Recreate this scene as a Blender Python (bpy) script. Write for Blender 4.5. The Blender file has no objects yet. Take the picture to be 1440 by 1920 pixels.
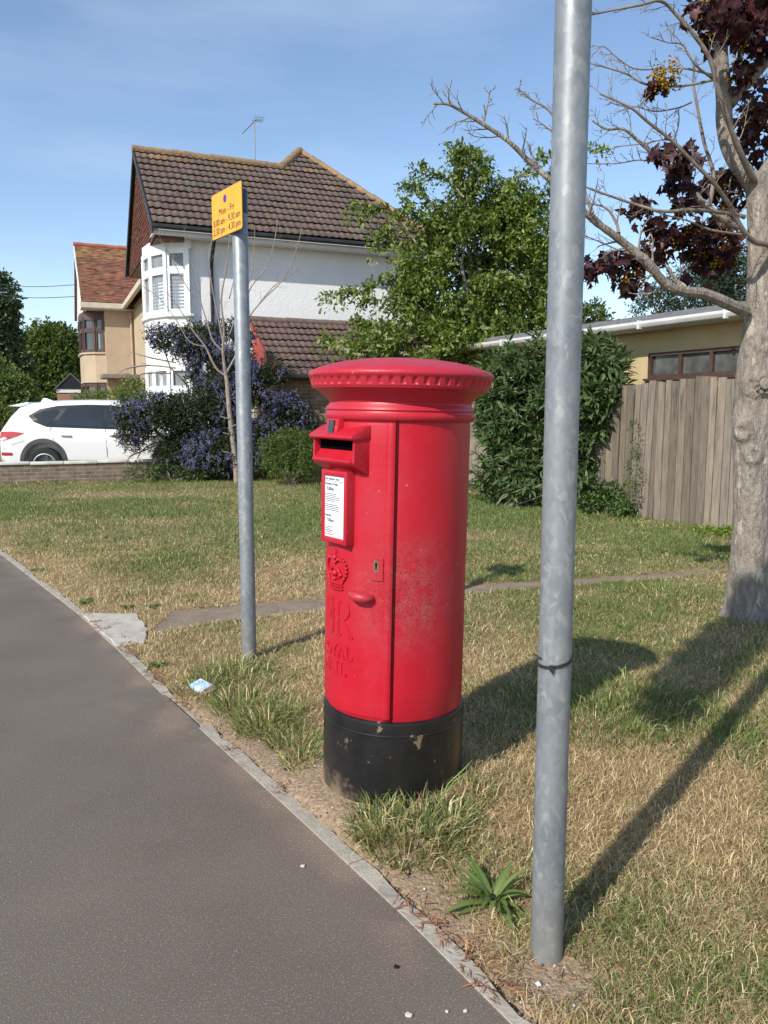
import bpy, bmesh, math, random
import numpy as np
from mathutils import Vector, Matrix
random.seed(7); RNG = np.random.default_rng(7)
R = math.radians
sc = bpy.context.scene
col = sc.collection
# ---------------------------------------------------------------- camera, sky, sun
EYE = 1.42; FPX = 1480.0; PITCH = math.atan(190 / 1480)
cam_d = bpy.data.cameras.new('camera'); cam = bpy.data.objects.new('camera', cam_d); col.objects.link(cam)
cam_d.sensor_fit = 'VERTICAL'; cam_d.sensor_height = 24; cam_d.lens = FPX / 1920 * 24
cam_d.clip_start = 0.05; cam_d.clip_end = 3000
cam.location = (0, 0, EYE); cam.rotation_euler = (math.pi / 2 - PITCH, 0, 0)
sc.camera = cam
ELEV = R(37.8); SUNV = Vector((-0.604 * math.cos(ELEV), -0.797 * math.cos(ELEV), math.sin(ELEV)))
w = bpy.data.worlds.new("World"); sc.world = w; w.use_nodes = True
nt = w.node_tree; nt.nodes.clear()
out = nt.nodes.new('ShaderNodeOutputWorld'); bg = nt.nodes.new('ShaderNodeBackground'); sky = nt.nodes.new('ShaderNodeTexSky')
sky.sky_type = 'NISHITA'; sky.sun_disc = False; sky.sun_elevation = ELEV; sky.sun_rotation = R(217.2)
sky.air_density = 1.0; sky.dust_density = 0.35; sky.ozone_density = 2.0
bg.inputs['Strength'].default_value = 0.145
tc = nt.nodes.new('ShaderNodeTexCoord'); mp = nt.nodes.new('ShaderNodeMapping'); mp.inputs['Scale'].default_value = (1.2, 1.2, 5.5)
mp.inputs['Rotation'].default_value = (0.1, 0.25, 0)
nz = nt.nodes.new('ShaderNodeTexNoise'); nz.inputs['Scale'].default_value = 1.6; nz.inputs['Detail'].default_value = 7; nz.inputs['Roughness'].default_value = .55
rp = nt.nodes.new('ShaderNodeValToRGB'); rp.color_ramp.elements[0].position = .45; rp.color_ramp.elements[1].position = .85
rp.color_ramp.elements[0].color = (0, 0, 0, 1); rp.color_ramp.elements[1].color = (.26, .26, .26, 1)
mx = nt.nodes.new('ShaderNodeMix'); mx.data_type = 'RGBA'
L = nt.links.new
L(tc.outputs['Generated'], mp.inputs[0]); L(mp.outputs[0], nz.inputs[0]); L(nz.outputs[0], rp.inputs[0]); L(rp.outputs[0], mx.inputs[0])
L(sky.outputs[0], mx.inputs[6]); mx.inputs[7].default_value = (6.2, 6.8, 7.6, 1)
L(mx.outputs[2], bg.inputs[0]); L(bg.outputs[0], out.inputs[0])
sd = bpy.data.lights.new('sun', 'SUN'); sd.energy = 4.2; sd.angle = R(0.53); sd.color = (1, .94, .85)
so = bpy.data.objects.new('sun', sd); col.objects.link(so); so.rotation_euler = SUNV.to_track_quat('Z', 'Y').to_euler()
so.location = (-20, -25, 30)
sc.view_settings.view_transform = 'Standard'; sc.view_settings.look = 'None'; sc.view_settings.gamma = 1
sc.view_settings.exposure = 0.35; sc.view_settings.use_curve_mapping = False
sc.cycles.max_bounces = 6; sc.cycles.transparent_max_bounces = 6

# ---------------------------------------------------------------- helpers
def ray(x, y):
    u = x - 720; v = y - 960
    return u, FPX * math.cos(PITCH) - v * math.sin(PITCH), -(FPX * math.sin(PITCH) + v * math.cos(PITCH))
def G(x, y, z=0.0):
    a, b, c = ray(x, y); k = (z - EYE) / c
    return (a * k, b * k)
def at(x, y, Y):
    a, b, c = ray(x, y); k = Y / b
    return Vector((a * k, Y, EYE + c * k))

def tag(o, label=None, cat=None, group=None, kind=None):
    if label: o['label'] = label
    if cat: o['category'] = cat
    if group: o['group'] = group
    if kind: o['kind'] = kind
    return o
def empty(name, loc=(0, 0, 0), rz=0, label=None, cat=None, group=None):
    o = bpy.data.objects.new(name, None); col.objects.link(o); o.location = loc; o.rotation_euler = (0, 0, rz)
    o.empty_display_size = .1
    return tag(o, label, cat, group)
def link(name, me, mat=None, parent=None):
    o = bpy.data.objects.new(name, me); col.objects.link(o)
    if mat is not None: me.materials.append(mat)
    if parent is not None: o.parent = parent
    return o
def copy_tree(o, parent=None):
    c = o.copy(); col.objects.link(c); c.parent = parent
    for ch in [k for k in bpy.data.objects if k.parent == o]: copy_tree(ch, c)
    return c

class MB:
    def __init__(s): s.v = []; s.f = []; s.c = []; s.cur = (1, 1, 1)
    def add(s, vs, fs):
        b = len(s.v); s.v += [tuple(p) for p in vs]; s.f += [tuple(i + b for i in f) for f in fs]; s.c += [s.cur] * len(vs); return s
    def box(s, x0, x1, y0, y1, z0, z1):
        vs = [(x, y, z) for z in (z0, z1) for y in (y0, y1) for x in (x0, x1)]
        return s.add(vs, [(0, 2, 3, 1), (4, 5, 7, 6), (0, 1, 5, 4), (2, 6, 7, 3), (0, 4, 6, 2), (1, 3, 7, 5)])
    def bar(s, p, q, w, h, up=(0, 0, 1)):
        p = Vector(p); q = Vector(q); d = (q - p).normalized(); sd_ = d.cross(Vector(up))
        if sd_.length < 1e-4: sd_ = d.cross(Vector((1, 0, 0)))
        sd_.normalize(); u = sd_.cross(d).normalized()
        vs = []
        for c in (p, q):
            for a, b in ((-1, -1), (1, -1), (1, 1), (-1, 1)): vs.append(c + sd_ * a * w / 2 + u * b * h / 2)
        return s.add(vs, [(0, 1, 2, 3), (7, 6, 5, 4), (0, 4, 5, 1), (1, 5, 6, 2), (2, 6, 7, 3), (3, 7, 4, 0)])
    def tube(s, pts, rad, n=8, cap=True):
        pts = [Vector(p) for p in pts]; m = len(pts)
        if not hasattr(rad, '__len__'): rad = [rad] * m
        vs = []; ref = Vector((0.13, 0.31, 1)).normalized(); prev = None
        for i, p in enumerate(pts):
            d = (pts[min(i + 1, m - 1)] - pts[max(i - 1, 0)])
            d = d.normalized() if d.length > 1e-9 else Vector((0, 0, 1))
            if prev is None:
                a = d.cross(ref)
                if a.length < .05: a = d.cross(Vector((1, 0, 0)))
            else: a = prev - d * prev.dot(d)
            a.normalize(); prev = a; b = d.cross(a)
            for k in range(n):
                t = 2 * math.pi * k / n; vs.append(p + (a * math.cos(t) + b * math.sin(t)) * rad[i])
        fs = [(i * n + k, i * n + (k + 1) % n, (i + 1) * n + (k + 1) % n, (i + 1) * n + k) for i in range(m - 1) for k in range(n)]
        if cap: fs += [tuple(range(n))[::-1], tuple((m - 1) * n + k for k in range(n))]
        return s.add(vs, fs)
    def lathe(s, prof, n=64, fn=None, cap=True):
        m = len(prof); vs = []
        for j, (r, z) in enumerate(prof):
            for k in range(n):
                t = 2 * math.pi * k / n; rr = fn(r, z, t, j) if fn else r
                vs.append((rr * math.cos(t), rr * math.sin(t), z))
        fs = [(j * n + k, j * n + (k + 1) % n, (j + 1) * n + (k + 1) % n, (j + 1) * n + k) for j in range(m - 1) for k in range(n)]
        if cap: fs += [tuple(range(n))[::-1], tuple((m - 1) * n + k for k in range(n))]
        return s.add(vs, fs)
    def ball(s, c, r, nu=8, nv=6, sc_=(1, 1, 1)):
        vs = [(c[0], c[1], c[2] - r * sc_[2])]
        for j in range(1, nv):
            p = math.pi * j / nv - math.pi / 2
            for k in range(nu):
                t = 2 * math.pi * k / nu
                vs.append((c[0] + r * sc_[0] * math.cos(p) * math.cos(t), c[1] + r * sc_[1] * math.cos(p) * math.sin(t), c[2] + r * sc_[2] * math.sin(p)))
        vs.append((c[0], c[1], c[2] + r * sc_[2])); fs = []
        for k in range(nu):
            fs.append((0, 1 + (k + 1) % nu, 1 + k)); e = 1 + (nv - 2) * nu
            fs.append((e + k, e + (k + 1) % nu, len(vs) - 1))
        for j in range(nv - 2):
            for k in range(nu): a = 1 + j * nu; fs.append((a + k, a + (k + 1) % nu, a + nu + (k + 1) % nu, a + nu + k))
        return s.add(vs, fs)
    def prism(s, poly, z0, z1):
        n = len(poly)
        vs = [(x, y, z0) for x, y in poly] + [(x, y, z1) for x, y in poly]
        return s.add(vs, [tuple(range(n))[::-1], tuple(range(n, 2 * n))] + [(k, (k + 1) % n, n + (k + 1) % n, n + k) for k in range(n)])
    def ext(s, pts, d):
        """closed polygon of 3-D points thickened by vector d"""
        n = len(pts); d = Vector(d); vs = [Vector(p) for p in pts] + [Vector(p) + d for p in pts]
        return s.add(vs, [tuple(range(n))[::-1], tuple(range(n, 2 * n))] + [(k, (k + 1) % n, n + (k + 1) % n, n + k) for k in range(n)])
    def build(s, name, mat=None, parent=None, smooth=False, bevel=0, seg=2, recalc=True, angle=35):
        me = bpy.data.meshes.new(name); me.from_pydata(s.v, [], s.f)
        if any(c != (1, 1, 1) for c in s.c):
            a = me.color_attributes.new('col', 'FLOAT_COLOR', 'POINT')
            a.data.foreach_set('color', [x for c in s.c for x in (*c, 1)])
        if recalc or bevel:
            bm = bmesh.new(); bm.from_mesh(me)
            if recalc: bmesh.ops.recalc_face_normals(bm, faces=bm.faces)
            if bevel:
                es = [e for e in bm.edges if len(e.link_faces) == 2 and e.calc_face_angle() > R(30)]
                bmesh.ops.bevel(bm, geom=es, offset=bevel, segments=seg, profile=.5, affect='EDGES', clamp_overlap=True)
            bm.to_mesh(me); bm.free()
        me.validate()
        if smooth or bevel:
            me.polygons.foreach_set('use_smooth', [True] * len(me.polygons))
            me.set_sharp_from_angle(angle=R(angle))
        me.update()
        return link(name, me, mat, parent)

def np_mesh(name, V, polys, mat, parent=None, colr=None, smooth=False):
    """V (N,3); polys: list of int arrays (M,k)"""
    me = bpy.data.meshes.new(name); me.vertices.add(len(V)); me.vertices.foreach_set('co', np.ascontiguousarray(V, dtype=np.float32).ravel())
    tot = np.concatenate([np.full(len(p), p.shape[1], dtype=np.int32) for p in polys]); idx = np.concatenate([p.ravel() for p in polys]).astype(np.int32)
    st = np.concatenate([[0], np.cumsum(tot)[:-1]]).astype(np.int32)
    me.loops.add(len(idx)); me.loops.foreach_set('vertex_index', idx)
    me.polygons.add(len(tot)); me.polygons.foreach_set('loop_start', st); me.polygons.foreach_set('loop_total', tot)
    me.update(calc_edges=True)
    if colr is not None:
        a = me.color_attributes.new('col', 'FLOAT_COLOR', 'POINT'); c4 = np.ones((len(V), 4), np.float32); c4[:, :3] = colr
        a.data.foreach_set('color', c4.ravel())
    if smooth: me.polygons.foreach_set('use_smooth', [True] * len(me.polygons))
    me.update()
    return link(name, me, mat, parent)

# value noise
def _h(ix, iy, s): 
    n = (ix.astype(np.int64) * 374761393 + iy.astype(np.int64) * 668265263 + s * 974634777) & 0x7fffffff
    n = ((n ^ (n >> 13)) * 1274126177) & 0x7fffffff
    return ((n ^ (n >> 16)) & 0xffff) / 65535.0
def vn(x, y, s=0):
    x = np.asarray(x, float); y = np.asarray(y, float); ix = np.floor(x); iy = np.floor(y); fx = x - ix; fy = y - iy
    fx = fx * fx * (3 - 2 * fx); fy = fy * fy * (3 - 2 * fy)
    a = _h(ix, iy, s); b = _h(ix + 1, iy, s); c = _h(ix, iy + 1, s); d = _h(ix + 1, iy + 1, s)
    return (a * (1 - fx) + b * fx) * (1 - fy) + (c * (1 - fx) + d * fx) * fy
def fbm(x, y, o=4, s=0):
    x = np.asarray(x, float); y = np.asarray(y, float); t = 0; a = .5
    for i in range(o): t = t + a * vn(x * 2 ** i + 17 * i, y * 2 ** i - 9 * i, s + i); a *= .5
    return t / (1 - .5 ** o)

# ---------------------------------------------------------------- materials
def mat(name, c1, c2=None, sc_=5, rough=.7, bump=0, bsc=None, metal=0, attr=False, det=5, coat=0, lo=.35, hi=.65, stretch=None, c3=None, sc3=2, t3=(.6, .7), spec=.5, bdist=.01):
    m = bpy.data.materials.new(name); m.use_nodes = True; t = m.node_tree; b = t.nodes['Principled BSDF']
    b.inputs['Roughness'].default_value = rough; b.inputs['Metallic'].default_value = metal; b.inputs['Specular IOR Level'].default_value = spec
    if coat: b.inputs['Coat Weight'].default_value = coat; b.inputs['Coat Roughness'].default_value = .08
    N = t.nodes.new; K = t.links.new
    co = N('ShaderNodeTexCoord'); mpn = N('ShaderNodeMapping'); K(co.outputs['Object'], mpn.inputs[0])
    if stretch: mpn.inputs['Scale'].default_value = stretch
    last = None
    if c2 is not None:
        n = N('ShaderNodeTexNoise'); n.inputs['Scale'].default_value = sc_; n.inputs['Detail'].default_value = det; K(mpn.outputs[0], n.inputs[0])
        r = N('ShaderNodeValToRGB'); r.color_ramp.elements[0].position = lo; r.color_ramp.elements[1].position = hi
        r.color_ramp.elements[0].color = (*c1, 1); r.color_ramp.elements[1].color = (*c2, 1); K(n.outputs[0], r.inputs[0]); last = r.outputs[0]
    else:
        rg = N('ShaderNodeRGB'); rg.outputs[0].default_value = (*c1, 1); last = rg.outputs[0]
    if c3 is not None:
        n = N('ShaderNodeTexNoise'); n.inputs['Scale'].default_value = sc3; n.inputs['Detail'].default_value = 8; n.inputs['Roughness'].default_value = .65; K(mpn.outputs[0], n.inputs[0])
        r = N('ShaderNodeValToRGB'); r.color_ramp.elements[0].position = t3[0]; r.color_ramp.elements[1].position = t3[1]
        r.color_ramp.elements[0].color = (0, 0, 0, 1); r.color_ramp.elements[1].color = (1, 1, 1, 1); K(n.outputs[0], r.inputs[0])
        x = N('ShaderNodeMix'); x.data_type = 'RGBA'; K(r.outputs[0], x.inputs[0]); K(last, x.inputs[6]); x.inputs[7].default_value = (*c3, 1); last = x.outputs[2]
    if attr:
        a = N('ShaderNodeAttribute'); a.attribute_name = 'col'; x = N('ShaderNodeMix'); x.data_type = 'RGBA'; x.blend_type = 'MULTIPLY'; x.inputs[0].default_value = 1
        K(last, x.inputs[6]); K(a.outputs[0], x.inputs[7]); last = x.outputs[2]
    K(last, b.inputs['Base Color'])
    if bump:
        n = N('ShaderNodeTexNoise'); n.inputs['Scale'].default_value = bsc or sc_ * 3; n.inputs['Detail'].default_value = 6; K(mpn.outputs[0], n.inputs[0])
        bp = N('ShaderNodeBump'); bp.inputs['Strength'].default_value = bump; bp.inputs['Distance'].default_value = bdist; K(n.outputs[0], bp.inputs['Height']); K(bp.outputs[0], b.inputs['Normal'])
    m['last'] = ''; return m
def leafmat(name, trans=.3, rough=.5, spec=.35):
    m = bpy.data.materials.new(name); m.use_nodes = True; t = m.node_tree; b = t.nodes['Principled BSDF']; o = t.nodes['Material Output']
    a = t.nodes.new('ShaderNodeAttribute'); a.attribute_name = 'col'
    t.links.new(a.outputs[0], b.inputs['Base Color']); b.inputs['Roughness'].default_value = rough; b.inputs['Specular IOR Level'].default_value = spec
    tr = t.nodes.new('ShaderNodeBsdfTranslucent'); g = t.nodes.new('ShaderNodeMix'); g.data_type = 'RGBA'; g.blend_type = 'MULTIPLY'; g.inputs[0].default_value = 1
    t.links.new(a.outputs[0], g.inputs[6]); g.inputs[7].default_value = (1.5, 1.5, .8, 1); t.links.new(g.outputs[2], tr.inputs[0])
    mxs = t.nodes.new('ShaderNodeMixShader'); mxs.inputs[0].default_value = trans
    t.links.new(b.outputs[0], mxs.inputs[1]); t.links.new(tr.outputs[0], mxs.inputs[2]); t.links.new(mxs.outputs[0], o.inputs[0])
    return m
def brickmat(name, c1, c2, mortar, w=.215, h=.065, ms=.01, bump=.6, wear=None):
    m = bpy.data.materials.new(name); m.use_nodes = True; t = m.node_tree; b = t.nodes['Principled BSDF']; N = t.nodes.new; K = t.links.new
    co = N('ShaderNodeTexCoord'); sx = N('ShaderNodeSeparateXYZ'); ad = N('ShaderNodeMath'); ad.operation = 'ADD'; cx = N('ShaderNodeCombineXYZ')
    K(co.outputs['Object'], sx.inputs[0]); K(sx.outputs[0], ad.inputs[0]); K(sx.outputs[1], ad.inputs[1]); K(ad.outputs[0], cx.inputs[0]); K(sx.outputs[2], cx.inputs[1])
    k = N('ShaderNodeTexBrick'); k.inputs['Scale'].default_value = 1; k.inputs['Brick Width'].default_value = w; k.inputs['Row Height'].default_value = h + ms
    k.inputs['Mortar Size'].default_value = ms; k.inputs['Mortar Smooth'].default_value = .3
    k.inputs['Color1'].default_value = (*c1, 1); k.inputs['Color2'].default_value = (*c2, 1); k.inputs['Mortar'].default_value = (*mortar, 1); K(cx.outputs[0], k.inputs[0])
    n = N('ShaderNodeTexNoise'); n.inputs['Scale'].default_value = 6; n.inputs['Detail'].default_value = 6; K(co.outputs['Object'], n.inputs[0])
    x = N('ShaderNodeMix'); x.data_type = 'RGBA'; x.blend_type = 'MULTIPLY'; x.inputs[0].default_value = .7; K(k.outputs[0], x.inputs[6]); 
    r = N('ShaderNodeValToRGB'); r.color_ramp.elements[0].position = .3; r.color_ramp.elements[1].position = .7; r.color_ramp.elements[0].color = (.45, .42, .4, 1); K(n.outputs[0], r.inputs[0]); K(r.outputs[0], x.inputs[7])
    K(x.outputs[2], b.inputs['Base Color']); b.inputs['Roughness'].default_value = .85
    bp = N('ShaderNodeBump'); bp.inputs['Strength'].default_value = bump; bp.inputs['Distance'].default_value = .01; bp.invert = True; K(k.outputs['Fac'], bp.inputs['Height']); K(bp.outputs[0], b.inputs['Normal'])
    return m
LEAF = leafmat('leaf_green'); LEAFD = leafmat('leaf_maroon', .25); GRASSM = leafmat('grass_blades', .25, .65, .25); FLOW = leafmat('petals', .3, .8, .1)
WHITEP = mat('white_paint', (.76, .76, .75), (.7, .7, .69), 3, .5, .15, 40)
UPVC = mat('white_upvc', (.8, .8, .8), (.74, .74, .74), 4, .3)
BLACKP = mat('black_plastic', (.02, .02, .022), (.035, .035, .035), 8, .4)
DARK = mat('dark_void', (.003, .003, .003), rough=1, spec=0)
GLASS = mat('window_glass', (.035, .045, .055), (.06, .07, .08), 1.5, .06, spec=.9)
CREAM = mat('beige_render', (.48, .37, .26), (.43, .33, .23), 2.5, .85, .3, 60)
BARK = mat('bark', (.22, .19, .16), (.35, .31, .27), 9, .85, .7, 30)
TWIG = mat('twig_bark', (.16, .13, .11), (.26, .22, .18), 14, .8, .3, 60)
TWIGL = mat('pale_twig', (.31, .25, .205), (.2, .16, .135), 14, .8, .3, 60)

# ---------------------------------------------------------------- foliage engine
def rand_rot(n, up=0.0, dirs=None, droop=0.0, rng=RNG):
    """columns: x=width, y=length, z=normal"""
    if dirs is None:
        d = rng.normal(size=(n, 3))
    else: d = dirs + rng.normal(size=(n, 3)) * .35
    d[:, 2] -= droop; d /= np.linalg.norm(d, axis=1)[:, None] + 1e-9
    nn = rng.normal(size=(n, 3)); nn[:, 2] += up; x = np.cross(d, nn); x /= np.linalg.norm(x, axis=1)[:, None] + 1e-9
    z = np.cross(x, d)
    return np.stack([x, d, z], axis=2)
T_LEAF = (np.array([(0, 0, 0), (.22, .3, .05), (.2, .65, .03), (0, 1, -.06), (-.2, .65, .03), (-.22, .3, .05), (0, .5, -.03)]), [np.array([(0, 1, 6), (1, 2, 6), (2, 3, 6), (3, 4, 6), (4, 5, 6), (5, 0, 6)])])
T_SIMP = (np.array([(0, 0, 0), (.3, .45, .08), (0, 1, -.05), (-.3, .45, .08)]), [np.array([(0, 1, 2), (0, 2, 3)])])
T_LANCE = (np.array([(0, 0, 0), (.13, .3, .04), (.11, .6, .02), (0, 1, -.12), (-.11, .6, .02), (-.13, .3, .04), (0, .5, -.02)]), T_LEAF[1])
_mp = [(0, 0), (.22, .08), (.5, .02), (.38, .25), (.55, .5), (.25, .5), (.22, .62), (0, 1), (-.22, .62), (-.25, .5), (-.55, .5), (-.38, .25), (-.5, .02), (-.22, .08)]
T_MAPLE = (np.array([(x, y, -.25 * abs(x) - .15 * y * y) for x, y in _mp] + [(0, .3, .03)]), [np.array([(i, (i + 1) % 14, 14) for i in range(14)])])
T_BLOB = (np.array([(0, 0, .5), (.5, 0, 0), (0, .5, 0), (-.5, 0, 0), (0, -.5, 0), (0, 0, -.5)]), [np.array([(0, 1, 2), (0, 2, 3), (0, 3, 4), (0, 4, 1), (5, 2, 1), (5, 3, 2), (5, 4, 3), (5, 1, 4)])])
def leaves(name, P, size, T, mat_, parent, cols, rot=None, **kw):
    n = len(P); tv, tf = T; rot = rand_rot(n, **kw) if rot is None else rot
    size = np.broadcast_to(np.asarray(size, float), (n,))
    V = np.einsum('nij,kj->nki', rot, tv) * size[:, None, None] + P[:, None, :]
    off = (np.arange(n) * len(tv))[:, None, None]
    F = [(f[None] + off).reshape(-1, f.shape[1]) for f in tf]
    C = np.repeat(cols, len(tv), axis=0)
    return np_mesh(name, V.reshape(-1, 3), F, mat_, parent, C)
def pick(n, palette, jit=.15, rng=RNG):
    p = np.array(palette); c = p[rng.integers(0, len(p), n)]
    return np.clip(c * (1 + rng.normal(size=(n, 1)) * jit), .002, 1)
def blob_points(blobs, n, shell=.55, rng=RNG):
    """blobs: (x,y,z,rx,ry,rz[,weight]); points biased to the outside, returned with outward direction"""
    wt = np.array([b[3] * b[4] * b[5] * (b[6] if len(b) > 6 else 1) for b in blobs]) ** .8; wt /= wt.sum()
    k = rng.choice(len(blobs), n, p=wt); d = rng.normal(size=(n, 3)); d /= np.linalg.norm(d, axis=1)[:, None]
    r = shell + (1 - shell) * rng.random(n) ** .7; r = r * (0.88 + .3 * rng.random(n) ** 3)
    B = np.array([b[:6] for b in blobs])[k]
    return B[:, :3] + d * B[:, 3:] * r[:, None], d
def sprays(P, D, nl, ln, spread=.35, rng=RNG, droop=.2):
    """expand spray centres into leaf positions along a short twig"""
    n = len(P); d = D + rng.normal(size=(n, 3)) * .5; d[:, 2] += .1; d /= np.linalg.norm(d, axis=1)[:, None]
    t = np.linspace(0, 1, nl)[None, :, None]; Q = P[:, None, :] + d[:, None, :] * ln * t
    Q = Q + np.array([0, 0, -1])[None, None, :] * droop * ln * t ** 2
    side = rng.normal(size=(n, nl, 3)); dd = d[:, None, :] * .6 + side * spread * 1.6
    return Q.reshape(-1, 3), dd.reshape(-1, 3)
def limb_path(p, q, n=6, wob=.08, rng=random):
    p = Vector(p); q = Vector(q); l = (q - p).length; o = []
    for i in range(n + 1):
        t = i / n; v = p.lerp(q, t)
        if 0 < i < n: v = v + Vector((rng.gauss(0, 1), rng.gauss(0, 1), rng.gauss(0, 1))) * wob * l * .4
        o.append(v)
    return o

# ---------------------------------------------------------------- ground, footpath, edging
# edging runs through these ground points (outer line of the footpath)
EK = [G(-330, 812), G(-160, 905), (-3.86, 7.80), (-2.12, 5.37), (-1.64, 4.65), (-1.13, 3.85), (-.3, 2.61), (.055, 2.07), (.262, 1.73), (.84, .78), (2.1, -1.2)]
EK[0] = (-7.9, 13.6); EK[1] = (-5.6, 10.3)
EA = np.array(EK)
def edge_dx(x, y):
    """signed x distance to the right of the edging"""
    xe = np.interp(-np.asarray(y, float), -EA[:, 1], EA[:, 0]); return np.asarray(x, float) - xe
pathU = [G(*p) for p in ((272, 1152), (440, 1136), (600, 1124), (760, 1110), (870, 1099), (1000, 1091), (1200, 1079), (1370, 1066), (1560, 1048))]
pathL = [G(*p) for p in ((282, 1186), (440, 1160), (600, 1144), (760, 1127), (870, 1113), (1000, 1102), (1200, 1087), (1370, 1073), (1560, 1054))]
PU = np.array(pathU); PL = np.array(pathL)
def on_path(x, y, m=0.0):
    u = np.interp(x, PU[:, 0], PU[:, 1]); l = np.interp(x, PL[:, 0], PL[:, 1]); wv = .07 * (fbm(x * 3, y * 3, 3, 9) - .5)
    return (x > PL[0, 0]) & (y < u + m + wv) & (y > l - m + wv)
SLAB = [G(*p) for p in ((152, 1153), (252, 1152), (270, 1166), (278, 1188), (272, 1208), (216, 1213))]
def in_slab(x, y):
    c = np.zeros(np.shape(x), bool); n = len(SLAB)
    for i in range(n):
        x1, y1 = SLAB[i]; x2, y2 = SLAB[(i + 1) % n]
        c ^= ((y1 > y) != (y2 > y)) & (x < (x2 - x1) * (y - y1) / (y2 - y1 + 1e-12) + x1)
    return c
def gz(x, y):
    x = np.asarray(x, float); y = np.asarray(y, float)
    e = edge_dx(x, y); z = (fbm(x * 1.1, y * 1.1, 4, 3) - .5) * .07 + (fbm(x * 9, y * 9, 3, 5) - .5) * .016
    k = np.clip(e / .5, 0, 1); z = z * (.25 + .75 * k) + .012 * k
    db = np.hypot(x - .03, y - 2.88); z = z + .035 * np.exp(-(np.maximum(db - .27, 0) / .16) ** 2)
    z = np.where(on_path(x, y, .03), -.02, z); z = np.where(in_slab(x, y), -.03, z)
    z = np.where(e < .055, -.05, z)
    return z
def nonuni(a, b, n0, ratio_pts):
    return np.array(ratio_pts)
xs = np.concatenate([[-900, -300, -100, -45, -25, -15], np.arange(-10, -4, .12), np.arange(-4, 4, .035), np.arange(4, 9, .12), [12, 20, 45, 100, 300, 900]])
ys = np.concatenate([[-900, -200, -40, -10, -3, 0, .6], np.arange(1, 7, .035), np.arange(7, 20, .12), [22, 26, 32, 45, 70, 120, 300, 900]])
XX, YY = np.meshgrid(xs, ys); ZZ = gz(XX, YY); far = (YY < .9) | (YY > 19.9) | (np.abs(XX) > 10); ZZ = np.where(far, -.06, ZZ)
gi = np.arange(XX.size).reshape(XX.shape); gq = np.stack([gi[:-1, :-1], gi[:-1, 1:], gi[1:, 1:], gi[1:, :-1]], -1).reshape(-1, 4)
def greenness(x, y):
    x = np.asarray(x, float); y = np.asarray(y, float)
    g = .08 + .52 * np.clip((y - 5.6) / 5, 0, 1) + .30 * np.clip((y - 3.1) / 2, 0, 1) * np.clip((x - .35) / .8, 0, 1)
    def b(cx, cy, r, a, ry=None):
        return a * np.exp(-((x - cx) / r) ** 2 - ((y - cy) / (ry or r)) ** 2)
    g = g + b(1.15, 3.55, .5, .55, .45) + b(1.7, 3.2, .4, .25) + b(2.2, 4.0, .5, .35) + b(-.95, 3.95, .3, .15) + b(-.55, 3.4, .22, .35) + b(.12, 2.4, .24, .4, .2) + b(-.75, 4.2, .25, .3)
    g = g + b(1.15, 1.7, .16, .5) + b(0.9, 4.9, .8, .1) + b(-1.6, 6.6, .8, .15) + b(-3.5, 12.5, 3, .25, 3) + b(-1.2, 8.6, 1.2, .15)
    g = g - b(-1.2, 6.0, .8, .35, .3) - b(1.0, 2.6, .5, .15) - b(.6, 7.5, 1, .1, .6) - b(-4.4, 10.2, .6, .35, 1.5) - b(-4.5, 13.5, 1.3, .4, .8) - b(.9, 5.0, .3, .2) - b(2.1, 4.9, .3, .3) - b(-.1, 4.4, .45, .22)
    g = g + (fbm(x * 1.0, y * 1.0, 4, 21) - .5) * 1.15 + (fbm(x * 6, y * 6, 3, 31) - .5) * .5
    g = g - .3 * np.exp(-(edge_dx(x, y) / .25) ** 2)
    return np.clip(g, 0, 1)
def bare(x, y):
    """bare soil beside the edging and by the pillar box"""
    e = edge_dx(x, y)
    b = np.exp(-((e - .14) / .27) ** 2) * np.clip(1.2 - np.abs(np.asarray(y) - 2.85) / 1.1, 0, 1) * 1.5
    b = b + .5 * np.exp(-(e / .10) ** 2) + .7 * np.exp(-(((x - 1.15) / .3) ** 2 + ((y - 2.05) / .1) ** 2)) + .8 * np.exp(-(((x + .3) / .16) ** 2 + ((y - 2.85) / .25) ** 2))
    b = b + .6 * np.exp(-(((x + 4.4) / .9) ** 2 + ((y - 13.0) / .35) ** 2)) + .7 * np.exp(-(((x - .45) / .12) ** 2 + ((y - 1.8) / .1) ** 2))
    return np.clip(b * (.4 + 1.2 * fbm(np.asarray(x) * 5, np.asarray(y) * 5, 3, 41)), 0, 1)
gg = greenness(XX, YY).ravel()[:, None]; bb = bare(XX, YY).ravel()[:, None]
GC = (1 - gg) * np.array([.29, .205, .115]) + gg * np.array([.15, .15, .06]); GC = GC * (1 - bb) + bb * np.array([.30, .225, .15])
SOIL = mat('soil_and_thatch', (.7, .68, .66), (1.25, 1.2, 1.15), 60, .95, .9, 90, attr=True, det=8, c3=(.35, .3, .25), sc3=130, t3=(.62, .72), bdist=.012)
tag(np_mesh('ground', np.stack([XX, YY, ZZ], -1).reshape(-1, 3), [gq], SOIL, None, GC, True), kind='structure')

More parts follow.
